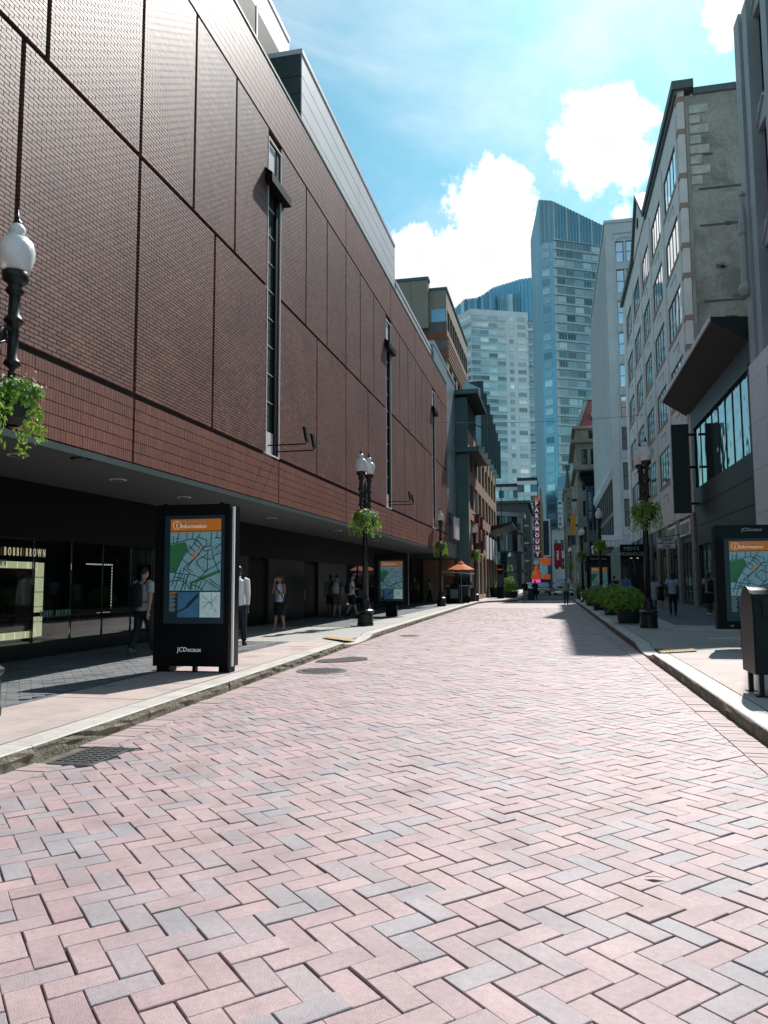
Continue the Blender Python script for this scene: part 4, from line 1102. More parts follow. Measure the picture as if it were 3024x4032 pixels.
# glazed corner bay facing us with two flat canopies
BAY = thing('glass_bay', 'glazed corner bay with two flat dark canopies projecting over the pavement', 'building', (-6.4, 58, 0))
MB().box(-7.0, -6.15, 56.3, 64, 0, 15.4).obj('core', 'dark_panel', BAY)
zb = [(.6, 3.0), (3.2, 4.6), (4.9, 6.6), (6.8, 7.6), (7.8, 9.8), (10.0, 10.9), (11.9, 13.0), (13.1, 14.3), (14.4, 15.3)]
for k, (z0, z1) in enumerate(zb):
    window(FS(56.02), BAY, -6.98, -6.12, z0, z1, 'dark_glass' if k % 3 else 'tower_glass', 'teal_metal', 1, 1, d=.1, fw=.05, name='bay_window')
MB().box(-7.0, -6.1, 56.1, 56.29, 0, 15.4).obj('bay_frame', 'teal_metal', BAY)
for z in (15.45, 11.1):
    cpy = MB().extr([(-7.2, 55.7, z), (-5.25, 55.7, z+.1), (-5.25, 55.7, z+.35), (-7.2, 55.7, z+.35)], None, (0, 7.5, 0)).obj('canopy', 'canopy', BAY)
    MB().box(-7.22, -5.2, 55.62, 55.69, z+.08, z+.42).obj('canopy_fascia', 'teal_metal', cpy)
# tan precast building
D = thing('tan_precast_building', 'long tan precast building with ribbon windows and saw-tooth glass bays above', 'building', (-6.1, 70, 0))
d0, d1 = 64.02, 84.0
MB().box(-22, -6.45, 56.4, d1, 0, 13.0).obj('core', 'stone_dark', D)
cols = [(57.3+k*3.3, 59.9+k*3.3) for k in range(8)]
rows = [(.5, 3.6), (4.4, 6.3), (7.1, 9.05), (10.0, 11.9)]
wall(FE(-6.1), D, 56.35, d1, 0, 13.0, rows, cols, 'tan_precast', .3, 'street_wall')
for i, (z0, z1) in enumerate(rows):
    for u0, u1 in cols: window(FE(-6.1), D, u0, u1, z0, z1, 'sky_glass' if i > 1 else 'dark_glass', 'teal_metal', 3, 2 if i > 1 else 1, d=.18, fw=.06)
wall(FS(d1-.001), D, -22, -6.1, 0, .01, [], [], 'tan_precast', .1, 'kicker')
for k in range(7):
    y = 61.0+k*3.4; zt_ = 18.6-.25*k
    sb = MB().extr([(-6.9, y, 13.01), (-6.9, y+3.3, 13.01), (-5.75, y+3.1, 13.01)], None, (0, 0, zt_-13.6)).obj('sawtooth_bay', 'tower_glass', D)
    MB().extr([(-5.74, y+3.12, 13.01), (-6.9, y+3.32, 13.01), (-6.9, y+3.38, 13.01), (-5.55, y+3.2, 13.01)], None, (0, 0, zt_-12.9)).obj('fin', 'teal_metal', D)
    for z in (14.6, 16.2): MB().extr([(-6.92, y-.01, z), (-6.92, y+3.2, z), (-5.72, y+3.08, z)], None, (0, 0, .1)).obj('transom', 'teal_metal', sb)
MB().box(-5.6, -5.5, 84.1, 84.2, 6, 12).obj('downpipe', 'frame_dark', D)
bb = MB(); bb.box(-6.08, -4.9, 83.0, 83.4, 9.8, 14.5); 
cp2 = MB().extr([(-6.09, 76, 6.6), (-4.0, 76, 7.3), (-4.0, 76, 7.5), (-6.09, 76, 7.1)], None, (0, 9, 0)).obj('street_canopy', 'canopy', D)
for k in range(4):
    y = 66+k*3.4
    pn = MB().box(-5.7, -5.65, y, y+2.0, 3.6, 5.6).obj('hanging_panel', 'sign_white', D)
    MB().tube([(-6.09, y+1, 5.7), (-5.6, y+1, 5.7)], .05, 6).obj('bracket', 'frame_dark', pn)
# stepped block above and behind it
E1 = thing('striped_brick_block', 'upper block with red and grey striped brick and a beige rendered top', 'building', (-7.6, 60, 13))
e0, e1 = 56.5, 71.0
MB().box(-22, -7.9, e0+.3, e1, 13.02, 23.6).obj('core', 'stone_dark', E1)
st = 14.0
k = 0
while st < 20.9:
    h = .75
    MB().box(-22, -7.6, e0, e0+.29, st+.004, st+h-.004).obj('stripe', 'red_stripe' if k % 2 == 0 else 'grey_stripe', E1); st += h; k += 1
wall(FE(-7.6), E1, e0+.3, e1, 13.03, 20.9, [(15.2, 18.3)], [(57.6+i*2.6, 59.4+i*2.6) for i in range(5)], 'tan_precast', .28, 'street_wall')
for i in range(5): window(FE(-7.6), E1, 57.6+i*2.6, 59.4+i*2.6, 15.2, 18.3, 'sky_glass', 'teal_metal', 2, 1, d=.15)
for i in range(6): MB().box(-7.59, -7.53, e0+.3, e1, 18.6+i*.34, 18.75+i*.34).obj('groove_band', 'tan_sill', E1)
wall(FE(-7.62), E1, e0+.3, e1, 20.92, 24.0, [(21.0, 22.6)], [(57.0+i*1.55, 58.4+i*1.55) for i in range(9)], 'beige', .28, 'top_wall')
for i in range(9): window(FE(-7.62), E1, 57.0+i*1.55, 58.4+i*1.55, 21.0, 22.6, 'sky_glass', 'frame_dark', 1, 1, d=.12)
wall(FS(e0+.02), E1, -8.95, -7.62, 20.92, 24.0, [(21.0, 22.6)], [(-8.8, -7.68)], 'beige', .27, 'top_end_wall')
window(FS(e0+.02), E1, -8.8, -7.68, 21.0, 22.6, 'tower_glass_blue', 'pale_frame', 2, 1, d=.1)
MB().box(-22, -8.96, e0-.5, e0+.29, 20.92, 24.7).obj('stair_block', 'beige', E1)
MB().box(-22, -8.9, e0-.56, e0+.3, 24.71, 24.95).obj('stair_coping', 'teal_metal', E1)
MB().box(-8.95, -7.55, e0-.05, e1, 24.01, 24.2).obj('coping', 'teal_metal', E1)
MB().box(-10.3, -10.28, e0-.52, e0-.503, 20.93, 24.68).obj('joint', 'stucco_dark', E1)

# curved glass building and theatre block down the left side
CG = thing('curved_glass_building', 'low rounded glass building with a white roof rim at the end of the street', 'building', (-14, 140, 0))
c0 = Vector((-16.5, 148, 0)); Rc = 11.0
def ring(r0, r1, z0, z1, n=28, a0=-100, a1=15):
    mb = MB()
    for k in range(n):
        t0, t1 = rad(a0+(a1-a0)*k/n), rad(a0+(a1-a0)*(k+1)/n)
        mb.prism([(c0.x+r0*math.cos(t0), c0.y+r0*math.sin(t0)), (c0.x+r1*math.cos(t0), c0.y+r1*math.sin(t0)), (c0.x+r1*math.cos(t1), c0.y+r1*math.sin(t1)), (c0.x+r0*math.cos(t1), c0.y+r0*math.sin(t1))], z0, z1)
    return mb
for z0, z1 in ((.2, 3.4), (3.7, 6.9), (7.2, 10.4), (10.7, 13.6)):
    n = 14
    for k in range(n):
        t0, t1 = rad(-100+115*k/n), rad(-100+115*(k+1)/n)
        P = [(c0.x+r_*math.cos(t_), c0.y+r_*math.sin(t_)) for r_, t_ in ((Rc-.4, t0+.006), (Rc, t0+.006), (Rc, t1-.006), (Rc-.4, t1-.006))]
        MB().prism(P, z0, z1).obj('glass_panel', 'sky_glass' if (k+int(z0)) % 3 else 'dark_glass', CG)
for z in (3.41, 6.91, 10.41): ring(Rc-.4, Rc+.1, z, z+.28).obj('slab_edge', 'teal_metal', CG)
ring(Rc-.6, Rc+.35, 13.61, 14.3).obj('roof_rim', 'pale_frame', CG)
TB = box_building('theatre_block', 'dark banded stone theatre building behind the tall lettered sign', -14, -5.6, 176, 215, 19.5, 'stone_dark', [(3, 5.5), (7, 9.5), (11, 13.5), (15, 17.5)], [(-13.2+k*1.55, -12.2+k*1.55) for k in range(5)], [], 'E', glass='dark_glass', top=.5, cm='stone_dark')
for z in (6.2, 10.2, 14.2): MB().box(-14.1, -5.5, 175.85, 175.99, z, z+.25).obj('band', 'tower_teal', TB)
SB2 = thing('striped_midrise', 'mid-rise block with alternating black window bands and white bands', 'building', (-13, 236, 0))
for (x0, x1, y0, dz) in ((-21, -10.5, 240, 0), (-10.5, -4.6, 236, 1.2)):
    MB().box(x0+.1, x1-.1, y0+.4, y0+16, 0, 31.5+dz).obj('core', 'stone_dark', SB2)
    for k in range(9):
        z = 31.3+dz-k*3.5
        MB().box(x0, x1, y0, y0+.39, z-1.15, z).obj('white_band', 'tower_stone', SB2)
        n = int((x1-x0)/1.5)
        for q in range(n):
            u0 = x0+q*(x1-x0)/n
            MB().box(u0+.06, u0+(x1-x0)/n-.06, y0+.12, y0+.39, z-3.48, z-1.17).obj('window', 'tower_glass' if (q+k) % 3 else 'dark_glass', SB2)
    MB().box(x0-.1, x1+.1, y0-.1, y0+16, 31.3+dz+.01, 32.3+dz).obj('roof_band', 'charcoal', SB2)

# ------------------------------------------------------------------ the two towers
T1 = thing('glass_tower', 'tall teal glass tower with a slanting crown and projecting floor slabs', 'tower', (6, 270, 0))
p0 = gy(2089, 945, 286); p1 = gy(2121, 786, 262); p2 = gy(2172, 790, 260); p3 = gy(2372, 895, 270)
A, Bp, C, Dp = (p0.x, 286), (p1.x, 262), (p2.x, 260), (p3.x+2.0, 271)
zA, zB, zC, zD = p0.z, p1.z, p2.z, p3.z
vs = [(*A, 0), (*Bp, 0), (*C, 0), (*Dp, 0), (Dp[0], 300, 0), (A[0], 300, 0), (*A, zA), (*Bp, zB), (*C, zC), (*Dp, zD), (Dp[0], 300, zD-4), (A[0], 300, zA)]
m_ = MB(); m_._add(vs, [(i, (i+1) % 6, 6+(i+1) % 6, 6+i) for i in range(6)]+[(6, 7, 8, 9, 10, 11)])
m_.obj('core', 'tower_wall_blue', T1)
def faceof(a, b, n_out):
    t = Vector((b[0]-a[0], b[1]-a[1], 0)); ln = t.length; t.normalize(); n = Vector((t.y, -t.x, 0))
    if n.dot(Vector(n_out)) > 0: n = -n
    return Face((a[0], a[1], 0), t, n), ln
Fm, lm = faceof(Bp, C, (0, -1, 0)); Fr, lr = faceof(C, Dp, (0, -1, 0))
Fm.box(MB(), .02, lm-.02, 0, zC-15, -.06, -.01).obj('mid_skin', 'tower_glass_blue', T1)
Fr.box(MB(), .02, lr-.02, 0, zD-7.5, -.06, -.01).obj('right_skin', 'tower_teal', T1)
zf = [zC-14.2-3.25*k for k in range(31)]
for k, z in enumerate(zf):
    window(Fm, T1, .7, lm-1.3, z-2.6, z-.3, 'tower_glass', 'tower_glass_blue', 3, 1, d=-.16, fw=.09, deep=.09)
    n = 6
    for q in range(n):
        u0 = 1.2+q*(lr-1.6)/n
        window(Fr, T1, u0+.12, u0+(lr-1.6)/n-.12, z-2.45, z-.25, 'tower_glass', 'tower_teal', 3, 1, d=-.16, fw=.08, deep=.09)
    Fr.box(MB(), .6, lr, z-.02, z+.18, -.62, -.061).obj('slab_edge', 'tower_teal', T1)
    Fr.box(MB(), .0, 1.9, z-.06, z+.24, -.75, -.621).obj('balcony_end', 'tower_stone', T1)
# crown with vertical fins
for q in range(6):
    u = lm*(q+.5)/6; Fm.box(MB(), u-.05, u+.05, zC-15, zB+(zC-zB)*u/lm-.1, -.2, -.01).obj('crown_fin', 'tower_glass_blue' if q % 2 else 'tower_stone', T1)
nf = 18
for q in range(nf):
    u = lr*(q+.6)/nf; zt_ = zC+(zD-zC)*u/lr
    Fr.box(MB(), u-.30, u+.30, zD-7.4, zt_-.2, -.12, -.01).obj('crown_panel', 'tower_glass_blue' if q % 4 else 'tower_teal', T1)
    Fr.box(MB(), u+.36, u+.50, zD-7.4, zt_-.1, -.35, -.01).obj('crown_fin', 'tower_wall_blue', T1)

T2 = thing('stone_tower', 'tall pale stone and glass apartment tower with ribbon windows left of the glass tower', 'tower', (-25, 345, 0))
cx = gy(1853, 1215, 330); zt = cx.z
C0 = (cx.x, 330.); R_ = (gy(2078, 1240, 341).x, 341.); L2 = (gy(1780, 1240, 341).x, 341.)
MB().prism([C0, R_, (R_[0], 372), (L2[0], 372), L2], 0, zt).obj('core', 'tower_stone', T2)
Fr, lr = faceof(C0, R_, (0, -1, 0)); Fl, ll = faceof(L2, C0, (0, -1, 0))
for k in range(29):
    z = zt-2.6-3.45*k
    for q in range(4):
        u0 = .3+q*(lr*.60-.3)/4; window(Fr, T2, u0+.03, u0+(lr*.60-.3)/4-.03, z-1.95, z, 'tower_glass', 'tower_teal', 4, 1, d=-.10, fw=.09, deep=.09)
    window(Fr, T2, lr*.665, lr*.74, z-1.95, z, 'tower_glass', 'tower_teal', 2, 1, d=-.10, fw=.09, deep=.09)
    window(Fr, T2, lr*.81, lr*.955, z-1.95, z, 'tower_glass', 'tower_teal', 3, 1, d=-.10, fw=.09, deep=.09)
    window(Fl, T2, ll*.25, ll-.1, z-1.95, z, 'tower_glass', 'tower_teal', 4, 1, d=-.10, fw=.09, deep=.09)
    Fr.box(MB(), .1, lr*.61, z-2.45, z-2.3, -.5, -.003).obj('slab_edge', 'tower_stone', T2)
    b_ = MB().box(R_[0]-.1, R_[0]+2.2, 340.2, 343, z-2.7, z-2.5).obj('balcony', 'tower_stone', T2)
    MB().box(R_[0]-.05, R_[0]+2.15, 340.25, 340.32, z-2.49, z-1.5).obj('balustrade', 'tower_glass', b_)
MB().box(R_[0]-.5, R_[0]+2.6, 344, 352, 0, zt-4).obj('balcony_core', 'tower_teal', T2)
# glass crown
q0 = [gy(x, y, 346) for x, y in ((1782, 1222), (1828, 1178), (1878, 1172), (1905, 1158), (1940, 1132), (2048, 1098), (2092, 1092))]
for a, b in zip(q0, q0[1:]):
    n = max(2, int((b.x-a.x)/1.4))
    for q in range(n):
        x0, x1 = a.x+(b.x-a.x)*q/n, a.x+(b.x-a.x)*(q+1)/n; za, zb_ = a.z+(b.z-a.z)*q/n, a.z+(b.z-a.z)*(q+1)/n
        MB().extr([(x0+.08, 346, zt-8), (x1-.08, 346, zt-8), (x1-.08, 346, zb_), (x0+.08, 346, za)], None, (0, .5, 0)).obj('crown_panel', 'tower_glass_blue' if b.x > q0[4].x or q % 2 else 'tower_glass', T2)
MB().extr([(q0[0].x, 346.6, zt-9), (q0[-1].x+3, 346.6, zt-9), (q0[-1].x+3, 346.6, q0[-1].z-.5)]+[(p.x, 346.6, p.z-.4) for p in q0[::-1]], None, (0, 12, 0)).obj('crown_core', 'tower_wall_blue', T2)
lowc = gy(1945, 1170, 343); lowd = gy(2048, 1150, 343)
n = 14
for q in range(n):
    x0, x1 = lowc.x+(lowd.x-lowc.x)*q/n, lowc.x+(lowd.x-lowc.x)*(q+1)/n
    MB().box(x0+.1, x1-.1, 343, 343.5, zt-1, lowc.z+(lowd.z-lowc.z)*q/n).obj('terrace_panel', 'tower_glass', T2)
# ------------------------------------------------------------------ foliage
mat('leaf', (.12, .22, .03), .5, var=.15, vs=6, sub=.35, rnd=[(.13, .29, .04), (.19, .38, .05), (.09, .21, .035), (.22, .42, .06), (.15, .32, .04), (.08, .18, .035), (.13, .29, .04)])
mat('leaf_lime', (.24, .38, .05), .5, var=.15, vs=6, sub=.4, rnd=[(.20, .37, .045), (.28, .45, .06), (.14, .29, .04), (.24, .40, .05), (.20, .37, .045)])
mat('bush_leaf', (.10, .22, .04), .55, var=.15, vs=4, sub=.3, rnd=[(.10, .22, .035), (.15, .30, .04), (.07, .16, .03), (.12, .25, .04), (.10, .22, .035)])
mat('flower_white', (.75, .72, .68), .6, var=.05, sub=.3)
mat('flower_pink', (.55, .22, .25), .6, var=.1, sub=.3)
mat('soil', (.03, .022, .017), .95)
mat('pot', (.018, .022, .024), .6, var=.15, vs=6)
def leaves(name, pts, nrm, size, m, parent, seed=0, shape=6):
    """one leaf per point: a folded pointed blade, pts (N,3), nrm (N,3) outward"""
    r = np.random.default_rng(seed); N = len(pts)
    n = nrm + r.normal(0, .45, (N, 3)); n /= np.linalg.norm(n, axis=1)[:, None]
    d = r.normal(0, 1, (N, 3)); d[:, 2] -= .8
    d -= n*(d*n).sum(1)[:, None]; d /= np.linalg.norm(d, axis=1)[:, None]
    b = np.cross(n, d); s = size*r.uniform(.45, 1.45, N)[:, None]
    P0 = pts; P1 = pts+d*s*.35+b*s*.36+n*s*.06; P2 = pts+d*s*1.05-n*s*.10; P3 = pts+d*s*.35-b*s*.36+n*s*.06; P4 = pts+d*s*.5-n*s*.05
    V = np.stack([P0, P1, P2, P3, P4], 1)
    me = np_mesh(name, V, [(0, 1, 2, 4), (0, 4, 2, 3)], 5, r.random(N))
    o = link(name, me, m, parent); o['kind'] = 'stuff'; return o
def blob(N, c, rx, ry, rz, seed, shell=.55, lumps=7, lo=-1.0):
    r = np.random.default_rng(seed)
    d = r.normal(0, 1, (N*2, 3)); d /= np.linalg.norm(d, axis=1)[:, None]; d = d[d[:, 2] > lo][:N]
    L = r.normal(0, 1, (lumps, 3)); L /= np.linalg.norm(L, axis=1)[:, None]
    bump = 1+.42*np.max(np.clip(d @ L.T, 0, 1)**7, axis=1)-.16
    rad_ = (shell+(1-shell)*r.random(len(d))**.6)*bump
    p = d*rad_[:, None]*np.array([rx, ry, rz])+np.array(c)
    return p, d
def basket(parent, c, seed, name='hanging_basket'):
    """hanging basket: pot, chains, mound of leaves with trailing stems and small flowers"""
    b = MB().lathe([(.10, -.26), (.20, -.18), (.25, 0), (.235, 0)], 14, c=c, cap=False).obj('basket', 'pot', parent, local=True)
    p, n = blob(700, (c[0], c[1], c[2]+.10), .33, .33, .24, seed, .5, lo=-.35)
    r = np.random.default_rng(seed+5); tp = []; tn = []
    for k in range(22):
        a = r.uniform(0, 2*math.pi); ln = r.uniform(.2, .62); q = np.array([c[0]+.27*math.cos(a), c[1]+.27*math.sin(a), c[2]+.02])
        for t in np.linspace(0, 1, 22):
            w = q+np.array([math.cos(a)*.13*math.sin(t*1.8)+r.normal(0, .025), math.sin(a)*.13*math.sin(t*1.8)+r.normal(0, .025), -ln*t]); tp.append(w); tn.append([math.cos(a), math.sin(a), .2])
    leaves('foliage', p, n, .065, 'leaf', b, seed)
    leaves('trailing_foliage', np.array(tp), np.array(tn), .06, 'leaf_lime', b, seed+1)
    p, n = blob(46, (c[0], c[1], c[2]+.12), .37, .37, .28, seed+2, .9, lo=0)
    leaves('flowers', p, n, .045, 'flower_white', b, seed+3)
    return b
# ------------------------------------------------------------------ street lamps
mat('lamp_iron', (.012, .015, .016), .38, metal=.3, var=.2, vs=20, spec=.6)
mat('lamp_glass', (.80, .84, .85), .25, var=.06, vs=30, bump=.004, bs=120, transmission=.15, spec=.6)
mat('lamp_core', (.55, .6, .6), .4, metal=.4)
def make_lamp(basket_seed):
    t = empty('street_lamp', (0, 0, ZS))
    b = MB(); b.lathe([(.27, 0), (.27, .06), (.255, .10), (.255, .36), (.235, .40), (.285, .46), (.285, .50), (.22, .54), (.16, .66), (.125, .80), (.13, .86), (.105, .9)], 16).obj('base', 'lamp_iron', t, smooth=False, local=True)
    s = MB(); s.lathe([(.10, .88), (.088, 2.6), (.075, 3.95), (.115, 3.98), (.115, 4.06), (.07, 4.1), (.06, 4.5), (.03, 4.75)], 12).obj('post', 'lamp_iron', t, smooth=True, local=True)
    for q in (-1, 1):
        y = q*.39
        a = MB(); a.tube([(0, 0, 4.05), (0, y*.45, 4.32), (0, y*.8, 4.38), (0, y, 4.30)], [.045, .04, .035, .04], 8)
        a.tube([(0, 0, 4.35), (0, y*.4, 4.15), (0, y*.75, 4.22), (0, y*.6, 4.32)], .022, 6); a.obj('arm', 'lamp_iron', t, smooth=True, local=True)
        u = MB(); u.lathe([(.0, 3.79), (.035, 3.81), (.048, 3.84), (.04, 3.88), (.025, 3.9), (.06, 3.93), (.10, 3.96), (.085, 4.0), (.062, 4.03), (.060, 4.42), (.095, 4.45), (.115, 4.48), (.09, 4.52), (.07, 4.55), (.062, 4.78), (.075, 4.80), (.11, 4.84), (.075, 4.89), (.09, 4.93), (.145, 4.97), (.15, 5.06), (.14, 5.07)], 14, c=(0, y, 0)); u.obj('upright', 'lamp_iron', t, smooth=True, local=True)
        g = MB(); g.lathe([(.13, 5.06), (.17, 5.14), (.205, 5.26), (.205, 5.36), (.18, 5.44), (.125, 5.49), (.115, 5.50), (.125, 5.51), (.07, 5.53), (.085, 5.56), (.095, 5.60), (.06, 5.66)], 18, c=(0, y, 0)); gl = g.obj('globe', 'lamp_glass', t, smooth=True, local=True)
        MB().lathe([(.045, 5.08), (.06, 5.2), (.06, 5.38), (.03, 5.42)], 10, c=(0, y, 0)).obj('lamp', 'lamp_core', gl, local=True)
        MB().lathe([(.065, 5.655), (.05, 5.69), (.022, 5.72), (.028, 5.745), (.012, 5.77), (.006, 5.85)], 10, c=(0, y, 0)).obj('finial', 'lamp_iron', t, smooth=True, local=True)
        if basket_seed is not None:
            MB().tube([(0, y*.1, 3.62), (0, y, 3.70), (0, y*1.05, 3.66)], .018, 6).obj('bracket', 'lamp_iron', t, local=True)
            basket(t, (0, y*1.03, 3.50), basket_seed+(q+1)*10)
    return t
lampA = make_lamp(11); lampB = make_lamp(71)
tag(lampA, 'tall black twin lantern lamp cut by the left edge above the near map kiosk', 'street lamp', 'twin lantern street lamps')
lampA.location = (-6.10, 7.15, ZS); lampA.rotation_euler[2] = .05
spots = [(lampB, -6.13, 24.6, -.10, 'black twin lantern lamp with two flower baskets beside the left dropped kerb'),
         (lampA, -6.60, 45.1, .10, 'black lamp with a flower basket at the far end of the brick store'),
         (lampB, -5.80, 57.2, .2, 'black lamp just behind the orange umbrella cart'),
         (lampA, -6.3, 112.0, .1, 'distant black lamp on the left by the curved glass building'),
         (lampA, 2.76, 24.6, .12, 'nearest black lamp with a flower basket on the right pavement'),
         (lampB, 2.62, 46.2, -.1, 'second black lamp along the right pavement beside the planters'),
         (lampA, 2.15, 62.5, .1, 'third black lamp along the right pavement near the scooter'),
         (lampB, 1.9, 96.0, .0, 'far black lamp on the right beyond the pickup truck')]
for i, (src, x, y, rz, lab) in enumerate(spots):
    o = src if (src is lampB and i == 0) else copy_tree(src)
    o.location = (x, y, ZS if y < 66 else .14); o.rotation_euler[2] = rz; tag(o, lab, 'street lamp', 'twin lantern street lamps')

# ------------------------------------------------------------------ planters
def planter(loc, r, h, fr, fz, seed, label, n=900, m='leaf', flowers=None, group='leafy planters along the right kerb', leaf=.11):
    t = thing('planter', label, 'planter', loc, 0, group)
    MB().lathe([(r*.78, 0), (r*.80, .02), (r*.98, h-.08), (r*1.04, h-.07), (r*1.04, h), (r*.93, h), (r*.93, h-.06)], 22).obj('pot', 'pot', t, smooth=False, local=True)
    MB().lathe([(r*.92, h-.10), (r*.92, h-.07)], 16).obj('soil', 'soil', t, local=True)
    p, d = blob(n, (0, 0, h+fz*.18), fr, fr, fz, seed, .45, 9, -.55)
    f = leaves('foliage', p, d, leaf, m, t, seed)
    p2, d2 = blob(int(n*.45), (0, 0, h+fz*.2), fr*1.04, fr*1.04, fz*1.05, seed+1, .85, 9, -.3)
    leaves('lime_foliage', p2, d2, leaf*.9, 'leaf_lime', t, seed+1)
    if flowers:
        p3, d3 = blob(60, (0, 0, h+fz*.25), fr, fr, fz*1.15, seed+2, .95, 6, .1); leaves('flowers', p3, d3, .06, flowers, t, seed+2)
    return t
planter((2.42, 27.3, ZS), .43, .62, .72, .46, 31, 'nearest big leafy planter on the right kerb beside the lamp', 1200)
planter((2.36, 33.9, ZS), .40, .62, .62, .50, 32, 'second leafy planter from the right lamp along the kerb', 1000, flowers='flower_white')
planter((2.22, 39.9, ZS), .42, .50, .66, .50, 33, 'third leafy planter along the right kerb', 900)
planter((2.15, 47.0, ZS), .42, .50, .62, .48, 34, 'fourth leafy planter along the right kerb nearest the scooter', 800)
planter((2.2, 66.6, .002), .42, .55, .62, .62, 35, 'flowering planter past the scooter at the end of the right kerb', 700, flowers='flower_pink')
t = planter((-3.95, 70.3, .149), .70, .55, .72, 1.0, 36, 'big clipped round green bush in a planter at the left corner', 1800, 'bush_leaf', group='planters at the left corner', leaf=.10)
planter((-5.2, 71.5, .149), .75, .85, .6, .35, 37, 'wide dark bowl planter left of the round bush', 500, 'bush_leaf', group='planters at the left corner')
pl = thing('bollard', 'short dark round bollard between the two nearest right planters', 'bollard', (2.33, 29.6, ZS))
MB().lathe([(.10, 0), (.10, .30), (.115, .31), (.115, .36), (.08, .40)], 12).obj('post', 'lamp_iron', pl, local=True)

# ------------------------------------------------------------------ map kiosks
mat('orange_print', (.66, .20, .02), .45, emit=.07, var=.03)
mat('map_paper', (.22, .42, .47), .4, emit=.06, var=.06, vs=2)
mat('map_street', (.02, .045, .055), .5, var=0)
mat('map_green', (.03, .17, .06), .5, emit=.06, var=.1)
mat('map_blue', (.05, .15, .28), .5, emit=.06, var=.15, vs=6)
mat('map_pale', (.50, .66, .66), .5, emit=.08, var=.12, vs=14)
mat('map_dark', (.012, .03, .042), .4, emit=.03, var=0)
mat('print_white', (.85, .86, .82), .5, emit=.12, var=0)
mat('print_dim', (.45, .55, .52), .5, var=0)
def map_panel(t, x0, x1, z0, z1, y, full=True, hdr=.19):
    """printed map behind glass, facing -Y, local coordinates"""
    W_, H_ = x1-x0, z1-z0
    scr = MB().box(x0-.10, x1+.10, y, y+.02, z0-.10, z1+.06).obj('screen', 'map_dark', t, local=True)
    MB().box(x0, x1, y-.006, y-.001, z1-hdr, z1).obj('header', 'orange_print', scr, local=True)
    text('Information', hdr*.50, 'print_white', scr, loc=(x0+W_*.46, y-.009, z1-hdr*.62), ext=.001)
    text('DOWNTOWN BOSTON', hdr*.22, 'print_dim', scr, loc=(x0+W_*.44, y-.009, z1-hdr*.24), ext=.001)
    MB().lathe([(hdr*.36, 0), (hdr*.36, .002), (hdr*.325, .002), (hdr*.325, 0)], 24, M=Matrix.Translation((x0+W_*.125, y-.007, z1-hdr*.5)) @ Matrix.Rotation(math.pi/2, 4, 'X'), cap=False).obj('badge_ring', 'print_white', scr, local=True)
    text('i', hdr*.72, 'print_white', scr, loc=(x0+W_*.125, y-.009, z1-hdr*.5), ext=.001)
    mz1 = z1-hdr*1.12; mz0 = z0+(H_*.27 if full else H_*.0); mh = mz1-mz0
    MB().box(x0, x1, y-.005, y-.001, mz0, mz1).obj('map', 'map_paper', scr, local=True)
    MB().box(x0, x1, y-.0065, y-.0055, mz1, mz1+.012).obj('rule', 'orange_print', scr, local=True)
    P = lambda u, v: (x0+u*W_, y-.007, mz1-v*mh)
    MB().poly([P(0, .22), P(.30, .16), (P(.36, .28)), P(.25, .42), P(.12, .68), P(0, .68)][::-1]).obj('park', 'map_green', scr, local=True)
    MB().poly([P(.40, .97), P(.40, .86), P(.60, .78), P(.98, .64), P(1, .69), P(.62, .83), P(.46, .88), P(.45, .98)]).obj('green_strip', 'map_green', scr, local=True)
    mb = MB()
    def line(pts, w=.017):
        pts = [Vector(P(*p)) for p in pts]
        for a, b in zip(pts, pts[1:]):
            d = (b-a); 
            if d.length < 1e-5: continue
            n = Vector((-d.z, 0, d.x)).normalized()*w/2*W_*.9; o_ = Vector((0, -.001, 0))
            mb.quad(a+n+o_, a-n+o_, b-n+o_, b+n+o_)
    for pts in [[(0, .20), (.44, .11), (.53, .14), (.40, .28), (.26, .42), (.14, .64), (.04, .92)], [(.22, .64), (.10, .99)], [(.26, .61), (.40, .70), (.22, 1)], [(.60, 0), (.55, .08), (.72, .14), (.72, .22), (.50, .44), (.30, .60), (.20, .82)],
                [(.53, .14), (.66, .26), (.80, .24), (.82, 0)], [(.82, .24), (.86, .45), (.99, .72)], [(.44, .11), (.45, 0)], [(.33, 0), (.33, .13)], [(.17, .0), (.13, .19)], [(.06, .06), (.06, .19)], [(0, .68), (.30, .72), (.44, .72), (.60, .78), (.76, .85), (1, .99)],
                [(.66, .26), (.56, .40), (.44, .50)], [(.80, .30), (.70, .33), (.64, .30)], [(.72, .40), (.62, .44), (.52, .50)], [(.86, .45), (.75, .47), (.62, .42)], [(.75, .30), (.74, .66), (.60, .78)], [(.52, .50), (.60, .60), (.68, .68)], [(.44, .50), (.34, .62), (.46, .68)], [(.88, .30), (1, .20)], [(.90, .40), (1, .36)], [(.88, .10), (1, .10)], [(.94, 0), (.90, .12)],
                [(.68, .68), (.90, .58), (1, .50)], [(0, .84), (.20, .82), (.34, .88), (.42, .99)], [(.08, .76), (.30, .80)], [(.30, .74), (.24, .99)], [(.36, .74), (.30, .99)], [(.46, .90), (.60, .95), (.66, .99)], [(.56, .82), (.50, .99)], [(.64, .84), (.56, .99)], [(.72, .86), (.62, 1)], [(.78, .80), (1, .94)], [(.05, .60), (.12, .68)], [(.30, .30), (.44, .40)], [(.36, .22), (.50, .34)], [(.24, .46), (.38, .56)], [(.46, .18), (.60, .28)], [(.10, .10), (.17, .10)], [(.55, .08), (.47, .16)]]: line(pts)
    r_ = random.Random(3)
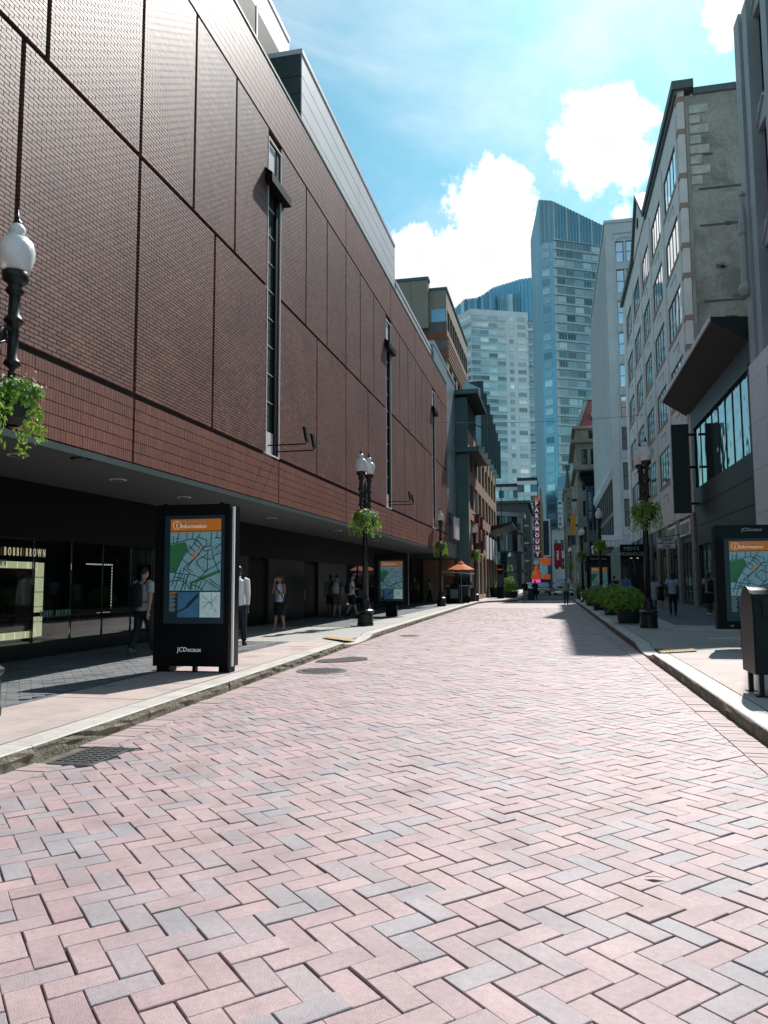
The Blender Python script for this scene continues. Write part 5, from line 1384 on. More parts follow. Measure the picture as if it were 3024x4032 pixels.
    for k in range(26):
        u, v = r_.uniform(.35, .95), r_.uniform(.05, .95); a = r_.choice((.8, -.7, .6, -.9)); l = r_.uniform(.05, .13)
        line([(u, v), (min(u+l*math.cos(a), 1), min(max(v+l*math.sin(a), 0), 1))], .006)
    o = mb.obj('street_lines', 'map_street', scr, local=True); o['kind'] = 'stuff'
    am = MB(); 
    for a, b in (((.40, .47), (.64, .25)), ((.50, .36), (.54, .42)), ((.46, .34), (.50, .44))):
        A_, B_ = Vector(P(*a)), Vector(P(*b)); d = B_-A_; n = Vector((-d.z, 0, d.x)).normalized()*.008; am.quad(A_+n-Vector((0, .002, 0)), A_-n-Vector((0, .002, 0)), B_-n-Vector((0, .002, 0)), B_+n-Vector((0, .002, 0)))
    am.obj('route', 'orange_print', scr, local=True)
    if full:
        zb0, zb1 = z0, z0+H_*.255
        MB().box(x0+W_*.165, x0+W_*.585, y-.005, y-.001, zb0, zb1).obj('region_map', 'map_blue', scr, local=True)
        MB().box(x0+W_*.60, x1, y-.005, y-.001, zb0, zb1).obj('transit_map', 'map_pale', scr, local=True)
        MB().poly([(x0+W_*.17, y-.0065, zb0+.10), (x0+W_*.33, y-.0065, zb0+.17), (x0+W_*.36, y-.0065, zb0+.22), (x0+W_*.58, y-.0065, zb1-.01), (x0+W_*.58, y-.0065, zb1-.07), (x0+W_*.38, y-.0065, zb0+.16), (x0+W_*.17, y-.0065, zb0+.07)][::-1]).obj('water', 'map_dark', scr, local=True)
        ln = MB()
        for (a, b, c_, d_) in ((.63, .9, .83, .55), (.83, .55, .93, .2), (.95, .9, .83, .55), (.65, .62, .83, .55), (.83, .95, .83, .3), (.66, .35, .80, .62)):
            A_, B_ = Vector((x0+W_*a, y-.0065, zb0+(zb1-zb0)*b)), Vector((x0+W_*c_, y-.0065, zb0+(zb1-zb0)*d_)); d = B_-A_; n = Vector((-d.z, 0, d.x)).normalized()*.0035; ln.quad(A_+n, A_-n, B_-n, B_+n)
        o = ln.obj('transit_lines', 'map_street', scr, local=True); o['kind'] = 'stuff'
        lg = MB()
        for k in range(14): lg.box(x0, x0+W_*random.uniform(.08, .14), y-.004, y-.001, zb1-.03-k*.021, zb1-.022-k*.021)
        o = lg.obj('legend', 'print_dim', scr, local=True); o['kind'] = 'stuff'
        MB().box(x0, x0+W_*.15, y-.005, y-.0045, zb1-.012, zb1).obj('legend_rule', 'orange_print', scr, local=True)
    return scr
# K1: big totem, near left
K1 = thing('map_kiosk', 'tall black street map totem with orange header nearest on the left pavement', 'kiosk', (-5.66, 11.27, ZS), .02, 'street map kiosks')
w = 1.30; hh = 2.68
MB().box(-w/2, w/2-.02, .02, .33, .10, hh-.03).obj('body', 'black', K1, local=True, bevel=.008)
MB().box(-w/2-.005, w/2-.02, .0, .019, .10, .76).obj('lower_door', 'black_gloss', K1, local=True)
MB().box(-w/2-.005, w/2-.02, .0, .019, hh-.18, hh-.03).obj('top_band', 'black', K1, local=True)
for a, b in ((-w/2-.005, -w/2+.10), (w/2-.11, w/2-.02)): MB().box(a, b, .0, .019, .761, hh-.181).obj('side_rail', 'black', K1, local=True)
MB().box(w/2-.019, w/2+.012, .10, .14, .10, hh-.04).obj('edge_trim', 'white', K1, local=True)
MB().box(w/2-.019, w/2+.01, .15, .33, .10, hh-.03).obj('side_panel', 'black_gloss', K1, local=True)
MB().box(-w/2+.02, w/2-.05, .03, .32, hh-.029, hh).obj('cap', 'black', K1, local=True)
for x in (-w/2+.12, w/2-.2): MB().cbox((x, .1, hh+.015), .07, .05, .03).obj('lifting_lug', 'black', K1, local=True)
for x0, x1 in ((-w/2+.04, -w/2+.26), (w/2-.20, w/2-.03)): MB().box(x0, x1, .05, .30, 0, .099).obj('foot', 'black', K1, local=True)
MB().box(-.02, .03, .1, .2, 0, .099).obj('foot', 'black', K1, local=True)
map_panel(K1, -w/2+.26, w/2-.17, .87, 2.44, .004)
text('JCDecaux', .10, 'print_white', K1, loc=(-.03, -.004, .36), ext=.001)
def panel_kiosk(label, loc, rz, num='382', pw=1.46, seed=0):
    t = thing('map_kiosk', label, 'kiosk', loc, rz, 'street map kiosks')
    MB().box(-.24, .24, .05, .25, 0, .46).obj('pedestal', 'black', t, local=True)
    MB().box(-pw/2, pw/2, .02, .28, .461, 2.62).obj('case', 'black', t, local=True, bevel=.01)
    MB().box(-pw/2, pw/2, .0, .019, 2.36, 2.62).obj('header_band', 'black_gloss', t, local=True)
    MB().box(-pw/2, pw/2, .0, .019, .461, .60).obj('base_band', 'black', t, local=True)
    for a, b in ((-pw/2, -pw/2+.17), (pw/2-.17, pw/2)): MB().box(a, b, .0, .019, .601, 2.359).obj('side_rail', 'black', t, local=True)
    MB().box(-pw/2+.02, pw/2-.02, .0, .26, 2.621, 2.64).obj('cap', 'black', t, local=True)
    map_panel(t, -pw/2+.29, pw/2-.24, .73, 2.30, .012, True, .20)
    text(num, .05, 'print_dim', t, loc=(-pw/2+.28, -.003, .53), ext=.001)
    return t
K3 = panel_kiosk('black street map kiosk behind the mailbox on the right pavement', (4.05, 17.3, ZS-.06), .0)
text('JCDecaux', .10, 'print_dim', K3, loc=(.02, -.003, 2.54), ext=.001)
K2 = panel_kiosk('black street map kiosk on a pedestal beyond the left lamp', (-6.72, 31.4, ZS), .03, '214')
K4 = panel_kiosk('distant street map kiosk with a city heading behind the right planters', (2.75, 50.5, ZS), .0, '118', 1.5)
MB().box(-.75, .75, .0, .25, 2.641, 3.05).obj('crown_board', 'black', K4, local=True)
text('City of Boston', .17, 'print_dim', K4, loc=(0, -.003, 2.86), ext=.001)
K5 = thing('info_pillar', 'slim dark information pillar seen edge on at the left corner', 'kiosk', (-4.62, 66.8, .149), .0)
MB().box(-.28, .28, 0, .7, 0, 2.95).obj('body', 'black', K5, local=True, bevel=.01)
MB().box(-.2, .2, -.02, -.002, 2.45, 2.55).obj('stripe', 'orange_print', K5, local=True); MB().box(-.22, .22, -.02, -.002, 1.0, 2.1).obj('panel', 'map_dark', K5, local=True)

# ------------------------------------------------------------------ mailbox, bins, cart
mat('mail_green', (.006, .010, .009), .45, metal=.0, var=.15, vs=5, spec=.3)
MBX = thing('mailbox', 'dark round-topped mailbox on legs at the right kerb edge', 'mailbox', (2.68, 10.45, ZS), 0)
sec = [(-.30, .27), (.30, .27), (.30, 1.03)]+[(.30*math.cos(math.pi*k/12), 1.03+.30*math.sin(math.pi*k/12)) for k in range(1, 12)]+[(-.30, 1.03)]
b = MB(); b.extr([(-.32, y, z) for y, z in sec], None, (.72, 0, 0)); b.obj('body', 'mail_green', MBX, local=True, bevel=.012)
for xx in (-.335, .40):
    rr = [(y*1.05, .27+(z-.27)*1.012) for y, z in sec]
    MB().extr([(xx, y, z) for y, z in rr], None, (.014, 0, 0)).obj('end_rim', 'mail_green', MBX, local=True)
for x in (-.26, .34):
    for y in (-.26, .26):
        l = MB().box(x-.028, x+.028, y-.03, y+.03, .012, .30).obj('leg', 'mail_green', MBX, local=True)
        MB().cbox((x, y, .006), .13, .12, .012).obj('foot_plate', 'mail_green', l, local=True)
MB().box(-.22, .30, -.325, -.301, .95, 1.18).obj('chute_door', 'mail_green', MBX, local=True)
MB().tube([(-.1, -.335, 1.14), (.18, -.335, 1.14)], .012, 6).obj('handle', 'steel', MBX, local=True)

mat('bin_print', (.10, .14, .17), .4, var=.7, vs=9)
BB = thing('solar_litter_bin', 'black compactor litter bin with a rounded lid and a printed panel', 'litter bin', (-6.55, 51.0, ZS))
sec = [(-.32, 0), (.32, 0), (.32, 1.10)]+[(.32-.64*k/8, 1.10+.26*math.sin(math.pi*(k+1.2)/10.4)) for k in range(1, 8)]+[(-.32, 1.10)]
MB().extr([(x, -.32, z) for x, z in sec], None, (0, .64, 0)).obj('body', 'black', BB, local=True, bevel=.01)
MB().box(-.27, .27, -.335, -.321, .35, .95).obj('panel', 'bin_print', BB, local=True)
MB().box(-.25, .25, -.34, -.321, 1.02, 1.14).obj('hatch', 'black_gloss', BB, local=True)
for i, (x, y, h, lab) in enumerate(((-6.16, 53.9, 1.40, 'tall slim dark bin between the litter compactor and the cart'), (-5.98, 56.6, 1.0, 'short open dark bin on the right of the umbrella cart'))):
    t = thing('litter_bin', lab, 'litter bin', (x, y, ZS))
    MB().box(-.26, .26, -.26, .26, .03, h-.06).obj('body', 'pot', t, local=True, bevel=.01); MB().box(-.28, .28, -.28, .28, h-.059, h).obj('rim', 'black', t, local=True); MB().box(-.24, .24, -.24, .24, 0, .029).obj('base', 'black', t, local=True)
mat('umbrella_orange', (.75, .20, .045), .8, var=.08, sub=.25)
mat('cart_brick', (.16, .06, .04), .8, var=.3, vs=6)
CT = thing('vending_cart', 'street vending cart with a brick-patterned side panel under the orange umbrella', 'cart', (-6.55, 53.0, ZS))
MB().box(-.75, .75, -.5, .5, .3, 1.15).obj('body', 'pot', CT, local=True); MB().box(-.92, -.3, -.53, -.501, .9, 1.85).obj('side_panel', 'cart_brick', CT, local=True)
MB().box(-.8, .8, -.6, .6, 1.151, 1.2).obj('counter', 'steel', CT, local=True); MB().box(-.9, .9, -.45, -.42, 1.201, 1.8).obj('screen', 'dark_glass', CT, local=True)
MB().extr([(-1.05, -.8, 2.12), (1.05, -.8, 1.98), (1.05, -.8, 2.02), (-1.05, -.8, 2.16)], None, (0, 1.4, 0)).obj('awning', 'sign_white', CT, local=True)
for x in (-.7, .7):
    wl = MB().lathe([(.24, -.04), (.24, .04)], 18, M=Matrix.Translation((x, -.56, .24)) @ Matrix.Rotation(math.pi/2, 4, 'X')).obj('wheel', 'black', CT, local=True)
UM = thing('parasol', 'orange square market umbrella over the vending cart', 'umbrella', (-6.28, 51.9, ZS))
MB().tube([(0, .52, 0), (0, .52, 2.7)], .025, 8).obj('pole', 'steel', UM, local=True)
cn = MB(); n = 8
rim = [(.95*math.cos(2*math.pi*k/n+.39)*1.02, .52+.95*math.sin(2*math.pi*k/n+.39), 2.27) for k in range(n)]
for k in range(n):
    a, b_ = rim[k], rim[(k+1) % n]; mid = ((a[0]+b_[0])/2, (a[1]+b_[1])/2, 2.30)
    cn.poly([(0, .52, 2.78), a, mid]); cn.poly([(0, .52, 2.78), mid, b_])
cn.obj('canopy', 'umbrella_orange', UM, local=True)
MB().lathe([(.24, 2.70), (.05, 2.86), (.02, 2.88)], 8, c=(0, .52, 0)).obj('vent_cap', 'umbrella_orange', UM, local=True)
for k in range(n): MB().tube([(0, .52, 2.72), (rim[k][0]*.98, .52+(rim[k][1]-.52)*.98, 2.262)], .008, 4).obj('rib', 'steel', UM, local=True)

AF = thing('sandwich_board', 'small folding sandwich board standing in the road between the walkers', 'sign', (-2.0, 66.2, .002))
for q in (-1, 1): MB().box(-.28, .28, -.015, .015, 0, 1.0, Matrix.Translation((0, q*.22, 0)) @ Matrix.Rotation(q*.21, 4, 'X')).obj('panel', 'pot' if q < 0 else 'sign_white', AF, local=True)

# ------------------------------------------------------------------ vehicles in the distance
mat('tyre', (.012, .012, .012), .85); mat('chrome', (.75, .76, .77), .15, metal=1.0, var=0); mat('car_glass', (.20, .28, .32), .04, metal=.5, var=.1, wave=.01, bs=3)
mat('headlight', (.8, .82, .82), .15, var=0); mat('paint_silver', (.22, .24, .26), .3, metal=.6, var=.05); mat('paint_black', (.010, .012, .013), .2, var=0, spec=.7); mat('paint_pale', (.42, .55, .60), .3, metal=.3, var=0)
def vehicle(name, label, cat, loc, W_, L_, H_, hood, paint, rz=0, truck=False):
    """front faces -Y; section lofted along Y"""
    t = thing(name, label, cat, loc, rz, 'cars waiting at the crossing')
    h2 = W_/2
    b = MB(); st = [(-L_/2, .35, hood*.92, .86), (-L_/2+.12, .28, hood, .97), (-L_/2+1.2, .26, hood+.06, 1.0), (L_/2-.15, .28, hood+.05, 1.0), (L_/2, .36, hood*.95, .9)]
    vs = []; fs = []
    for y, z0, z1, k in st:
        vs += [(-h2*k*.95, y, z0), (-h2*k, y, (z0+z1)/2), (-h2*k*.93, y, z1), (h2*k*.93, y, z1), (h2*k, y, (z0+z1)/2), (h2*k*.95, y, z0)]
    for i in range(len(st)-1):
        for q in range(6): a = i*6+q; c_ = i*6+(q+1) % 6; fs.append((a, c_, c_+6, a+6))
    fs += [(5, 4, 3, 2, 1, 0), tuple(24+i for i in range(6))]
    b._add(vs, fs); b.obj('body', paint, t, local=True, bevel=.04)
    y0 = -L_/2+L_*(.26 if truck else .24); y1 = y0+L_*(.34 if truck else .52)
    cb = MB(); zb = hood+.05
    cb._add([(-h2*.9, y0, zb), (h2*.9, y0, zb), (h2*.9, y1+.3, zb), (-h2*.9, y1+.3, zb), (-h2*.74, y0+.62, H_), (h2*.74, y0+.62, H_), (h2*.74, y1, H_), (-h2*.74, y1, H_)], [(0, 1, 5, 4), (1, 2, 6, 5), (2, 3, 7, 6), (3, 0, 4, 7), (4, 5, 6, 7)])
    cb.obj('cabin', paint, t, local=True, bevel=.04)
    k0, k1 = .10, .90
    def ws(u, f): return Vector((-h2*.9+(h2*1.8)*u, y0, zb)).lerp(Vector((-h2*.74+h2*1.48*u, y0+.62, H_)), f)+Vector((0, -.02, .008))
    MB().quad(ws(.06, .08), ws(.94, .08), ws(.94, .92), ws(.06, .92)).obj('windscreen', 'car_glass', t, local=True)
    g = MB().box(-h2*.62, h2*.62, -L_/2-.03, -L_/2+.05, .52, hood*.86).obj('grille', 'black', t, local=True)
    for k in range(2): MB().box(-h2*.60, h2*.60, -L_/2-.045, -L_/2-.031, .58+k*.17, .63+k*.17).obj('bar', 'chrome', g, local=True)
    for q in (-1, 1):
        MB().box(q*h2*.79-.16, q*h2*.79+.16, -L_/2-.02, -L_/2+.14, hood*.66, hood*.86).obj('headlight', 'headlight', t, local=True)
        MB().box(q*h2*1.04-.10, q*h2*1.04+.10, y0+.25, y0+.38, hood+.12, hood+.32).obj('mirror', paint, t, local=True)
        for yy in (-L_/2+.85, L_/2-.95):
            r_ = .40 if truck else .33
            wl = MB().lathe([(r_, -.12), (r_, .12)], 18, M=Matrix.Translation((q*(h2-.10), yy, r_)) @ Matrix.Rotation(math.pi/2, 4, 'Y')).obj('wheel', 'tyre', t, local=True)
            MB().lathe([(r_*.6, -.125), (r_*.6, .125)], 12, M=Matrix.Translation((q*(h2-.10), yy, r_)) @ Matrix.Rotation(math.pi/2, 4, 'Y')).obj('rim', 'chrome', wl, local=True)
    MB().box(-h2*.95, h2*.95, -L_/2-.10, -L_/2+.05, .34, .50).obj('bumper', 'chrome' if truck else paint, t, local=True)
    MB().box(-.26, .26, -L_/2-.115, -L_/2-.101, .37, .48).obj('number_plate', 'sign_white', t, local=True)
    return t
vehicle('pickup_truck', 'big dark silver pickup truck facing the camera at the crossing', 'pickup truck', (.95, 91.5, .003), 2.05, 5.6, 1.92, 1.18, 'paint_silver', 0, True)
vehicle('car', 'black car waiting left of the pickup truck', 'car', (-1.45, 93.0, .003), 1.85, 4.6, 1.5, .88, 'paint_black')
vehicle('car', 'small pale car partly hidden behind the walking pair', 'car', (-2.9, 101.0, .003), 1.75, 4.2, 1.48, .86, 'paint_pale')
# scooter
SCO = thing('motor_scooter', 'black motor scooter parked beyond the right planters', 'scooter', (1.98, 53.8, ZS), .35)
for y in (-.55, .55):
    wl = MB().lathe([(.17, -.05), (.25, -.045), (.25, .045), (.17, .05)], 18, M=Matrix.Translation((0, y, .25)) @ Matrix.Rotation(math.pi/2, 4, 'Y'), cap=False).obj('wheel', 'tyre', SCO, local=True)
    MB().lathe([(.165, -.03), (.165, .03)], 14, M=Matrix.Translation((0, y, .25)) @ Matrix.Rotation(math.pi/2, 4, 'Y')).obj('rim', 'chrome', wl, local=True)
MB().tube([(0, -.50, .30), (0, -.42, .70), (0, -.36, 1.02)], [.06, .16, .07], 8).obj('front_shield', 'paint_black', SCO, local=True, smooth=True)
MB().tube([(0, -.36, .33), (0, .0, .30), (0, .18, .50), (0, .62, .62)], [(.13, .05), (.15, .05), (.17, .16), (.12, .10)], 10).obj('body', 'paint_black', SCO, local=True, smooth=True)
MB().tube([(0, .02, .74), (0, .3, .77), (0, .62, .78)], [(.12, .05), (.15, .06), (.10, .04)], 10).obj('seat', 'black', SCO, local=True, smooth=True)
MB().tube([(-.34, -.28, 1.06), (0, -.36, 1.02), (.34, -.28, 1.06)], .02, 6).obj('handlebar', 'black', SCO, local=True)
MB().ball((0, -.43, .95), .09, .07, .08).obj('headlight', 'headlight', SCO, local=True)
for q in (-1, 1): MB().tube([(q*.2, -.3, 1.05), (q*.3, -.3, 1.25)], .008, 4).obj('mirror_stem', 'black', SCO, local=True)

# ------------------------------------------------------------------ banners and big signs
mat('banner_maroon', (.13, .016, .022), .8, var=.1); mat('banner_orange', (.72, .30, .03), .8, var=.05); mat('banner_navy', (.03, .06, .10), .8, var=.05); mat('banner_red', (.35, .02, .03), .8, var=.1)
mat('letter_pink', (.90, .58, .62), .5, emit=.14, var=0); mat('neon_orange', (.75, .13, .03), .5, emit=.12, var=.2, vs=8); mat('neon_pink', (.9, .05, .45), .5, emit=.5, var=0); mat('navy_panel', (.015, .025, .055), .5, var=.1)
mat('letter_dark', (.02, .03, .035), .6, var=0); mat('gold', (.45, .22, .05), .5, var=.2)
def banner(name, label, x0, y0, x1, y1, Y, m, txt, tm, size, rot, wallx, ext=1):
    a = gy(x0, y0, Y); b = gy(x1, y1, Y)
    t = thing(name, label, 'banner', ((a.x+b.x)/2, Y, b.z))
    MB().box(a.x, b.x, Y-.03, Y+.03, b.z, a.z).obj('cloth', m, t)
    for z in (a.z+.03, b.z-.03):
        MB().tube([(min(a.x, b.x, wallx), Y, z), (max(a.x, b.x, wallx), Y, z)], .04, 6).obj('rod', 'frame_dark', t)
    if txt:
        L_ = t.location; text(txt, size*(b.x-a.x), tm, t, loc=((a.x+b.x)/2-L_[0], Y-.035-L_[1], (a.z+b.z)/2-L_[2]), rot=rot, ext=.004)
    return t
banner('vertical_banner', 'navy vertical banner lettered for a hotel on the dark cornice building', 2309, 1925, 2339, 2055, 143, 'banner_navy', 'THE GODFREY', 'sign_pale', .64, math.pi/2, 7.6)
t = banner('vertical_banner', 'orange vertical university banner with a dark foot', 2246, 2026, 2267, 2108, 148, 'banner_orange', 'SUFFOLK', 'gold', .62, math.pi/2, 5.0)
a = gy(2246, 2108, 148); b = gy(2267, 2146, 148); MB().box(a.x, b.x, 147.97, 148.03, b.z, a.z-.002).obj('foot', 'banner_navy', t)
banner('vertical_banner', 'red vertical opera banner hanging over the right of the street', 2181, 2140, 2213, 2233, 172, 'banner_red', 'OPERA', 'letter_pink', .42, math.pi/2, 3.0)
t = banner('vertical_banner', 'front one of two maroon banners with white slanted letters on the tan building', 1867, 2028, 1890, 2172, 58.5, 'banner_maroon', 'EXPRESSIONS', 'letter_pink', .62, -math.pi/2, -6.1)
t = banner('vertical_banner', 'rear one of two maroon banners on the tan building', 1889, 2040, 1903, 2176, 63.5, 'banner_maroon', 'EXPRESSIONS', 'letter_pink', .60, -math.pi/2, -6.1)
# tall theatre sign
Yp = 174.0
PS = thing('theatre_sign', 'very tall vertical theatre sign spelling PARAMOUNT in pink letters on navy', 'sign', (gy(2115, 2200, Yp).x, Yp, gy(2115, 2205, Yp).z))
a = gy(2099, 1972, Yp); b = gy(2131, 2197, Yp)
n = 9; hz_ = (a.z-b.z)/n; wx = b.x-a.x
for k, ch in enumerate('PARAMOUNT'):
    z1 = a.z-k*hz_
    dx = -wx*.10*(1-k/8)*0
    p = MB().box(a.x+dx, b.x+dx, Yp-.5, Yp+.5, z1-hz_+.05, z1-.05).obj('letter_panel', 'navy_panel', PS)
    L_ = PS.location; o = text(ch, hz_*.82, 'letter_pink', None, loc=(a.x+wx/2+dx, Yp-.53, z1-hz_/2), ext=.03, bold=.07)
    o.parent = p; o.location = Vector(o.location)-wloc(p)
    MB().box(a.x+dx, b.x+dx, Yp-.52, Yp-.501, z1-.06, z1).obj('rule', 'letter_pink', p)
MB().extr([(b.x+.02, Yp-.6, b.z-1), (b.x+.45, Yp-.6, b.z-1), (b.x+.45, Yp-.6, a.z+2.6), (b.x+.02, Yp-.6, a.z+2.6)], None, (0, 1.2, 0)).obj('orange_edge', 'gold', PS)
MB().extr([(a.x+.2, Yp-.55, a.z), (b.x, Yp-.55, a.z), (b.x-.3, Yp-.55, a.z+.8), (a.x+.5, Yp-.55, a.z+.8)], None, (0, 1.1, 0)).obj('crest', 'neon_orange', PS)
c_ = gy(2166, 2040, Yp); MB().box(b.x+.46, c_.x, Yp-.3, Yp+.5, b.z+.2, a.z-4.2).obj('rear_panel', 'tower_teal', PS); MB().box(b.x+.6, c_.x-.35, Yp-.32, Yp-.301, b.z+.6, a.z-4.6).obj('rear_inset', 'letter_dark', PS); MB().box(b.x+.46, b.x+1.2, Yp-.3, Yp+.5, a.z-4.19, a.z-.5).obj('rear_step', 'tower_teal', PS)
MB().extr([(a.x+.8, Yp-.7, b.z-.1), (c_.x, Yp-.7, b.z-.1), (c_.x-.2, Yp-.7, b.z-1.5), (b.x+.2, Yp-.7, b.z-1.6)], None, (0, 1.3, 0)).obj('fan_base', 'neon_orange', PS)
for k in range(4): MB().box(b.x+.3+k*.55, b.x+.5+k*.55, Yp-.2, Yp+.2, 5.2, b.z-1.55).obj('strut', 'tower_stone', PS)
for z in (a.z-1, b.z+3): MB().box(-5.6, a.x-.003, Yp-.1, Yp+.1, z, z+.2).obj('bracket', 'frame_dark', PS)
MQ = thing('theatre_marquee', 'glowing orange and pink theatre marquee low over the street', 'marquee', (-3.2, 171, 2.5))
a = gy(2092, 2278, 172); b = gy(2168, 2312, 172)
MB().box(a.x, b.x, 171.5, 175.5, b.z, a.z).obj('box', 'letter_dark', MQ); MB().box(a.x+.2, a.x+2.0, 171.4, 171.49, b.z+.6, a.z-.2).obj('pink_screen', 'neon_pink', MQ)
MB().box(a.x, a.x+2.4, 171.35, 171.49, a.z-.15, a.z+.7).obj('orange_band', 'neon_orange', MQ); MB().box(b.x-1.5, b.x, 171.35, 171.49, a.z-.2, a.z+.9).obj('orange_fan', 'neon_orange', MQ)
MB().lathe([(1.1, 0), (.9, .8), (.45, 1.1), (.5, 1.8), (.1, 2.3), (.02, 3.0)], 10, c=(a.x+1.2, 172, a.z+.71)).obj('cupola', 'neon_orange', MQ)
MB().box(b.x-1.6, b.x-.2, 171.3, 171.35, b.z+.4, b.z+.75).obj('orange_tube', 'neon_orange', MQ)
for x in (a.x+.3, b.x-.4): MB().box(x, x+.25, 172, 172.3, .01, b.z-.002).obj('post', 'stone_dark', MQ)
# modern sign
Ym = 205.0
a = gy(2197, 1972, Ym); b = gy(2216, 2108, Ym)
MS = thing('theatre_sign', 'white vertical sign spelling MODERN under a round emblem', 'sign', ((a.x+b.x)/2, Ym, b.z))
n = 6; hz_ = (a.z-b.z)/(n+.6)
MB().box(a.x-.15, b.x+.15, Ym-.2, Ym+.3, b.z-.2, a.z+.15).obj('case', 'tower_teal', MS)
for k, ch in enumerate('MODERN'):
    z1 = a.z-k*hz_
    p = MB().box(a.x, b.x, Ym-.3, Ym-.201, z1-hz_+.06, z1-.06).obj('letter_panel', 'sign_white', MS)
    o = text(ch, hz_*.85, 'letter_dark', None, loc=((a.x+b.x)/2, Ym-.32, z1-hz_/2), ext=.02, bold=.03); o.parent = p; o.location = Vector(o.location)-wloc(p)
MB().lathe([(.75, -.1), (.95, -.1), (.95, .1), (.75, .1)], 20, M=Matrix.Translation(((a.x+b.x)/2, Ym, a.z+1.6)) @ Matrix.Rotation(math.pi/2, 4, 'X'), cap=False).obj('emblem_ring', 'tower_teal', MS)
em = MB()
for (dx, dz) in ((-.5, .5), (.5, .5), (0, -.8)): em.tube([((a.x+b.x)/2, Ym, a.z+1.6), ((a.x+b.x)/2+dx, Ym, a.z+1.6+dz)], .10, 6)
em.obj('emblem_spokes', 'tower_teal', MS)
MB().box(b.x+.5, b.x+1.3, Ym-.2, Ym+.2, b.z+1, a.z+.3).obj('side_board', 'sign_white', MS)
for z in (b.z+1, a.z-1): MB().box(b.x+.16, 2.6 if b.x < 2.4 else b.x+.6, Ym-.05, Ym+.05, z, z+.15).obj('bracket', 'frame_dark', MS)

# overhead cable across the street
c0_ = gx(1700, 1663, XL+.01); c1_ = gx(2545, 1632, XR-.01)
pts = [c0_.lerp(c1_, t_)+Vector((0, 0, -.25*math.sin(math.pi*t_))) for t_ in np.linspace(0, 1, 14)]
tag(MB().tube(pts, .014, 5).obj('overhead_cable', 'black'), 'thin black cable strung across the street between the facades', 'cable')
# ------------------------------------------------------------------ people
SK = {'light': (.42, .24, .17), 'tan': (.30, .165, .11), 'brown': (.13, .065, .042), 'dark': (.06, .032, .022)}
for k, v in SK.items(): mat('skin_'+k, v, .5, var=.05, vs=8)
mat('hair_black', (.010, .008, .007), .45, var=.1); mat('hair_brown', (.045, .025, .015), .5, var=.1)
_cl = {}
def cloth(c, pat=0):
    k = (c, pat)
    if k not in _cl: mat('cloth_%d' % len(_cl), c, .85, var=.10 if not pat else .55, vs=3 if not pat else 16, bump=.004, bs=14); _cl[k] = 'cloth_%d' % (len(_cl))
    return _cl[k]
def part(name, mb, m, root, vox):
    o = mb.obj(name, m, root, local=True)
    r = o.modifiers.new('merge', 'REMESH'); r.mode = 'VOXEL'; r.voxel_size = vox; r.use_smooth_shade = True
    s = o.modifiers.new('soften', 'SMOOTH'); s.iterations = 3; s.factor = .5
    return o
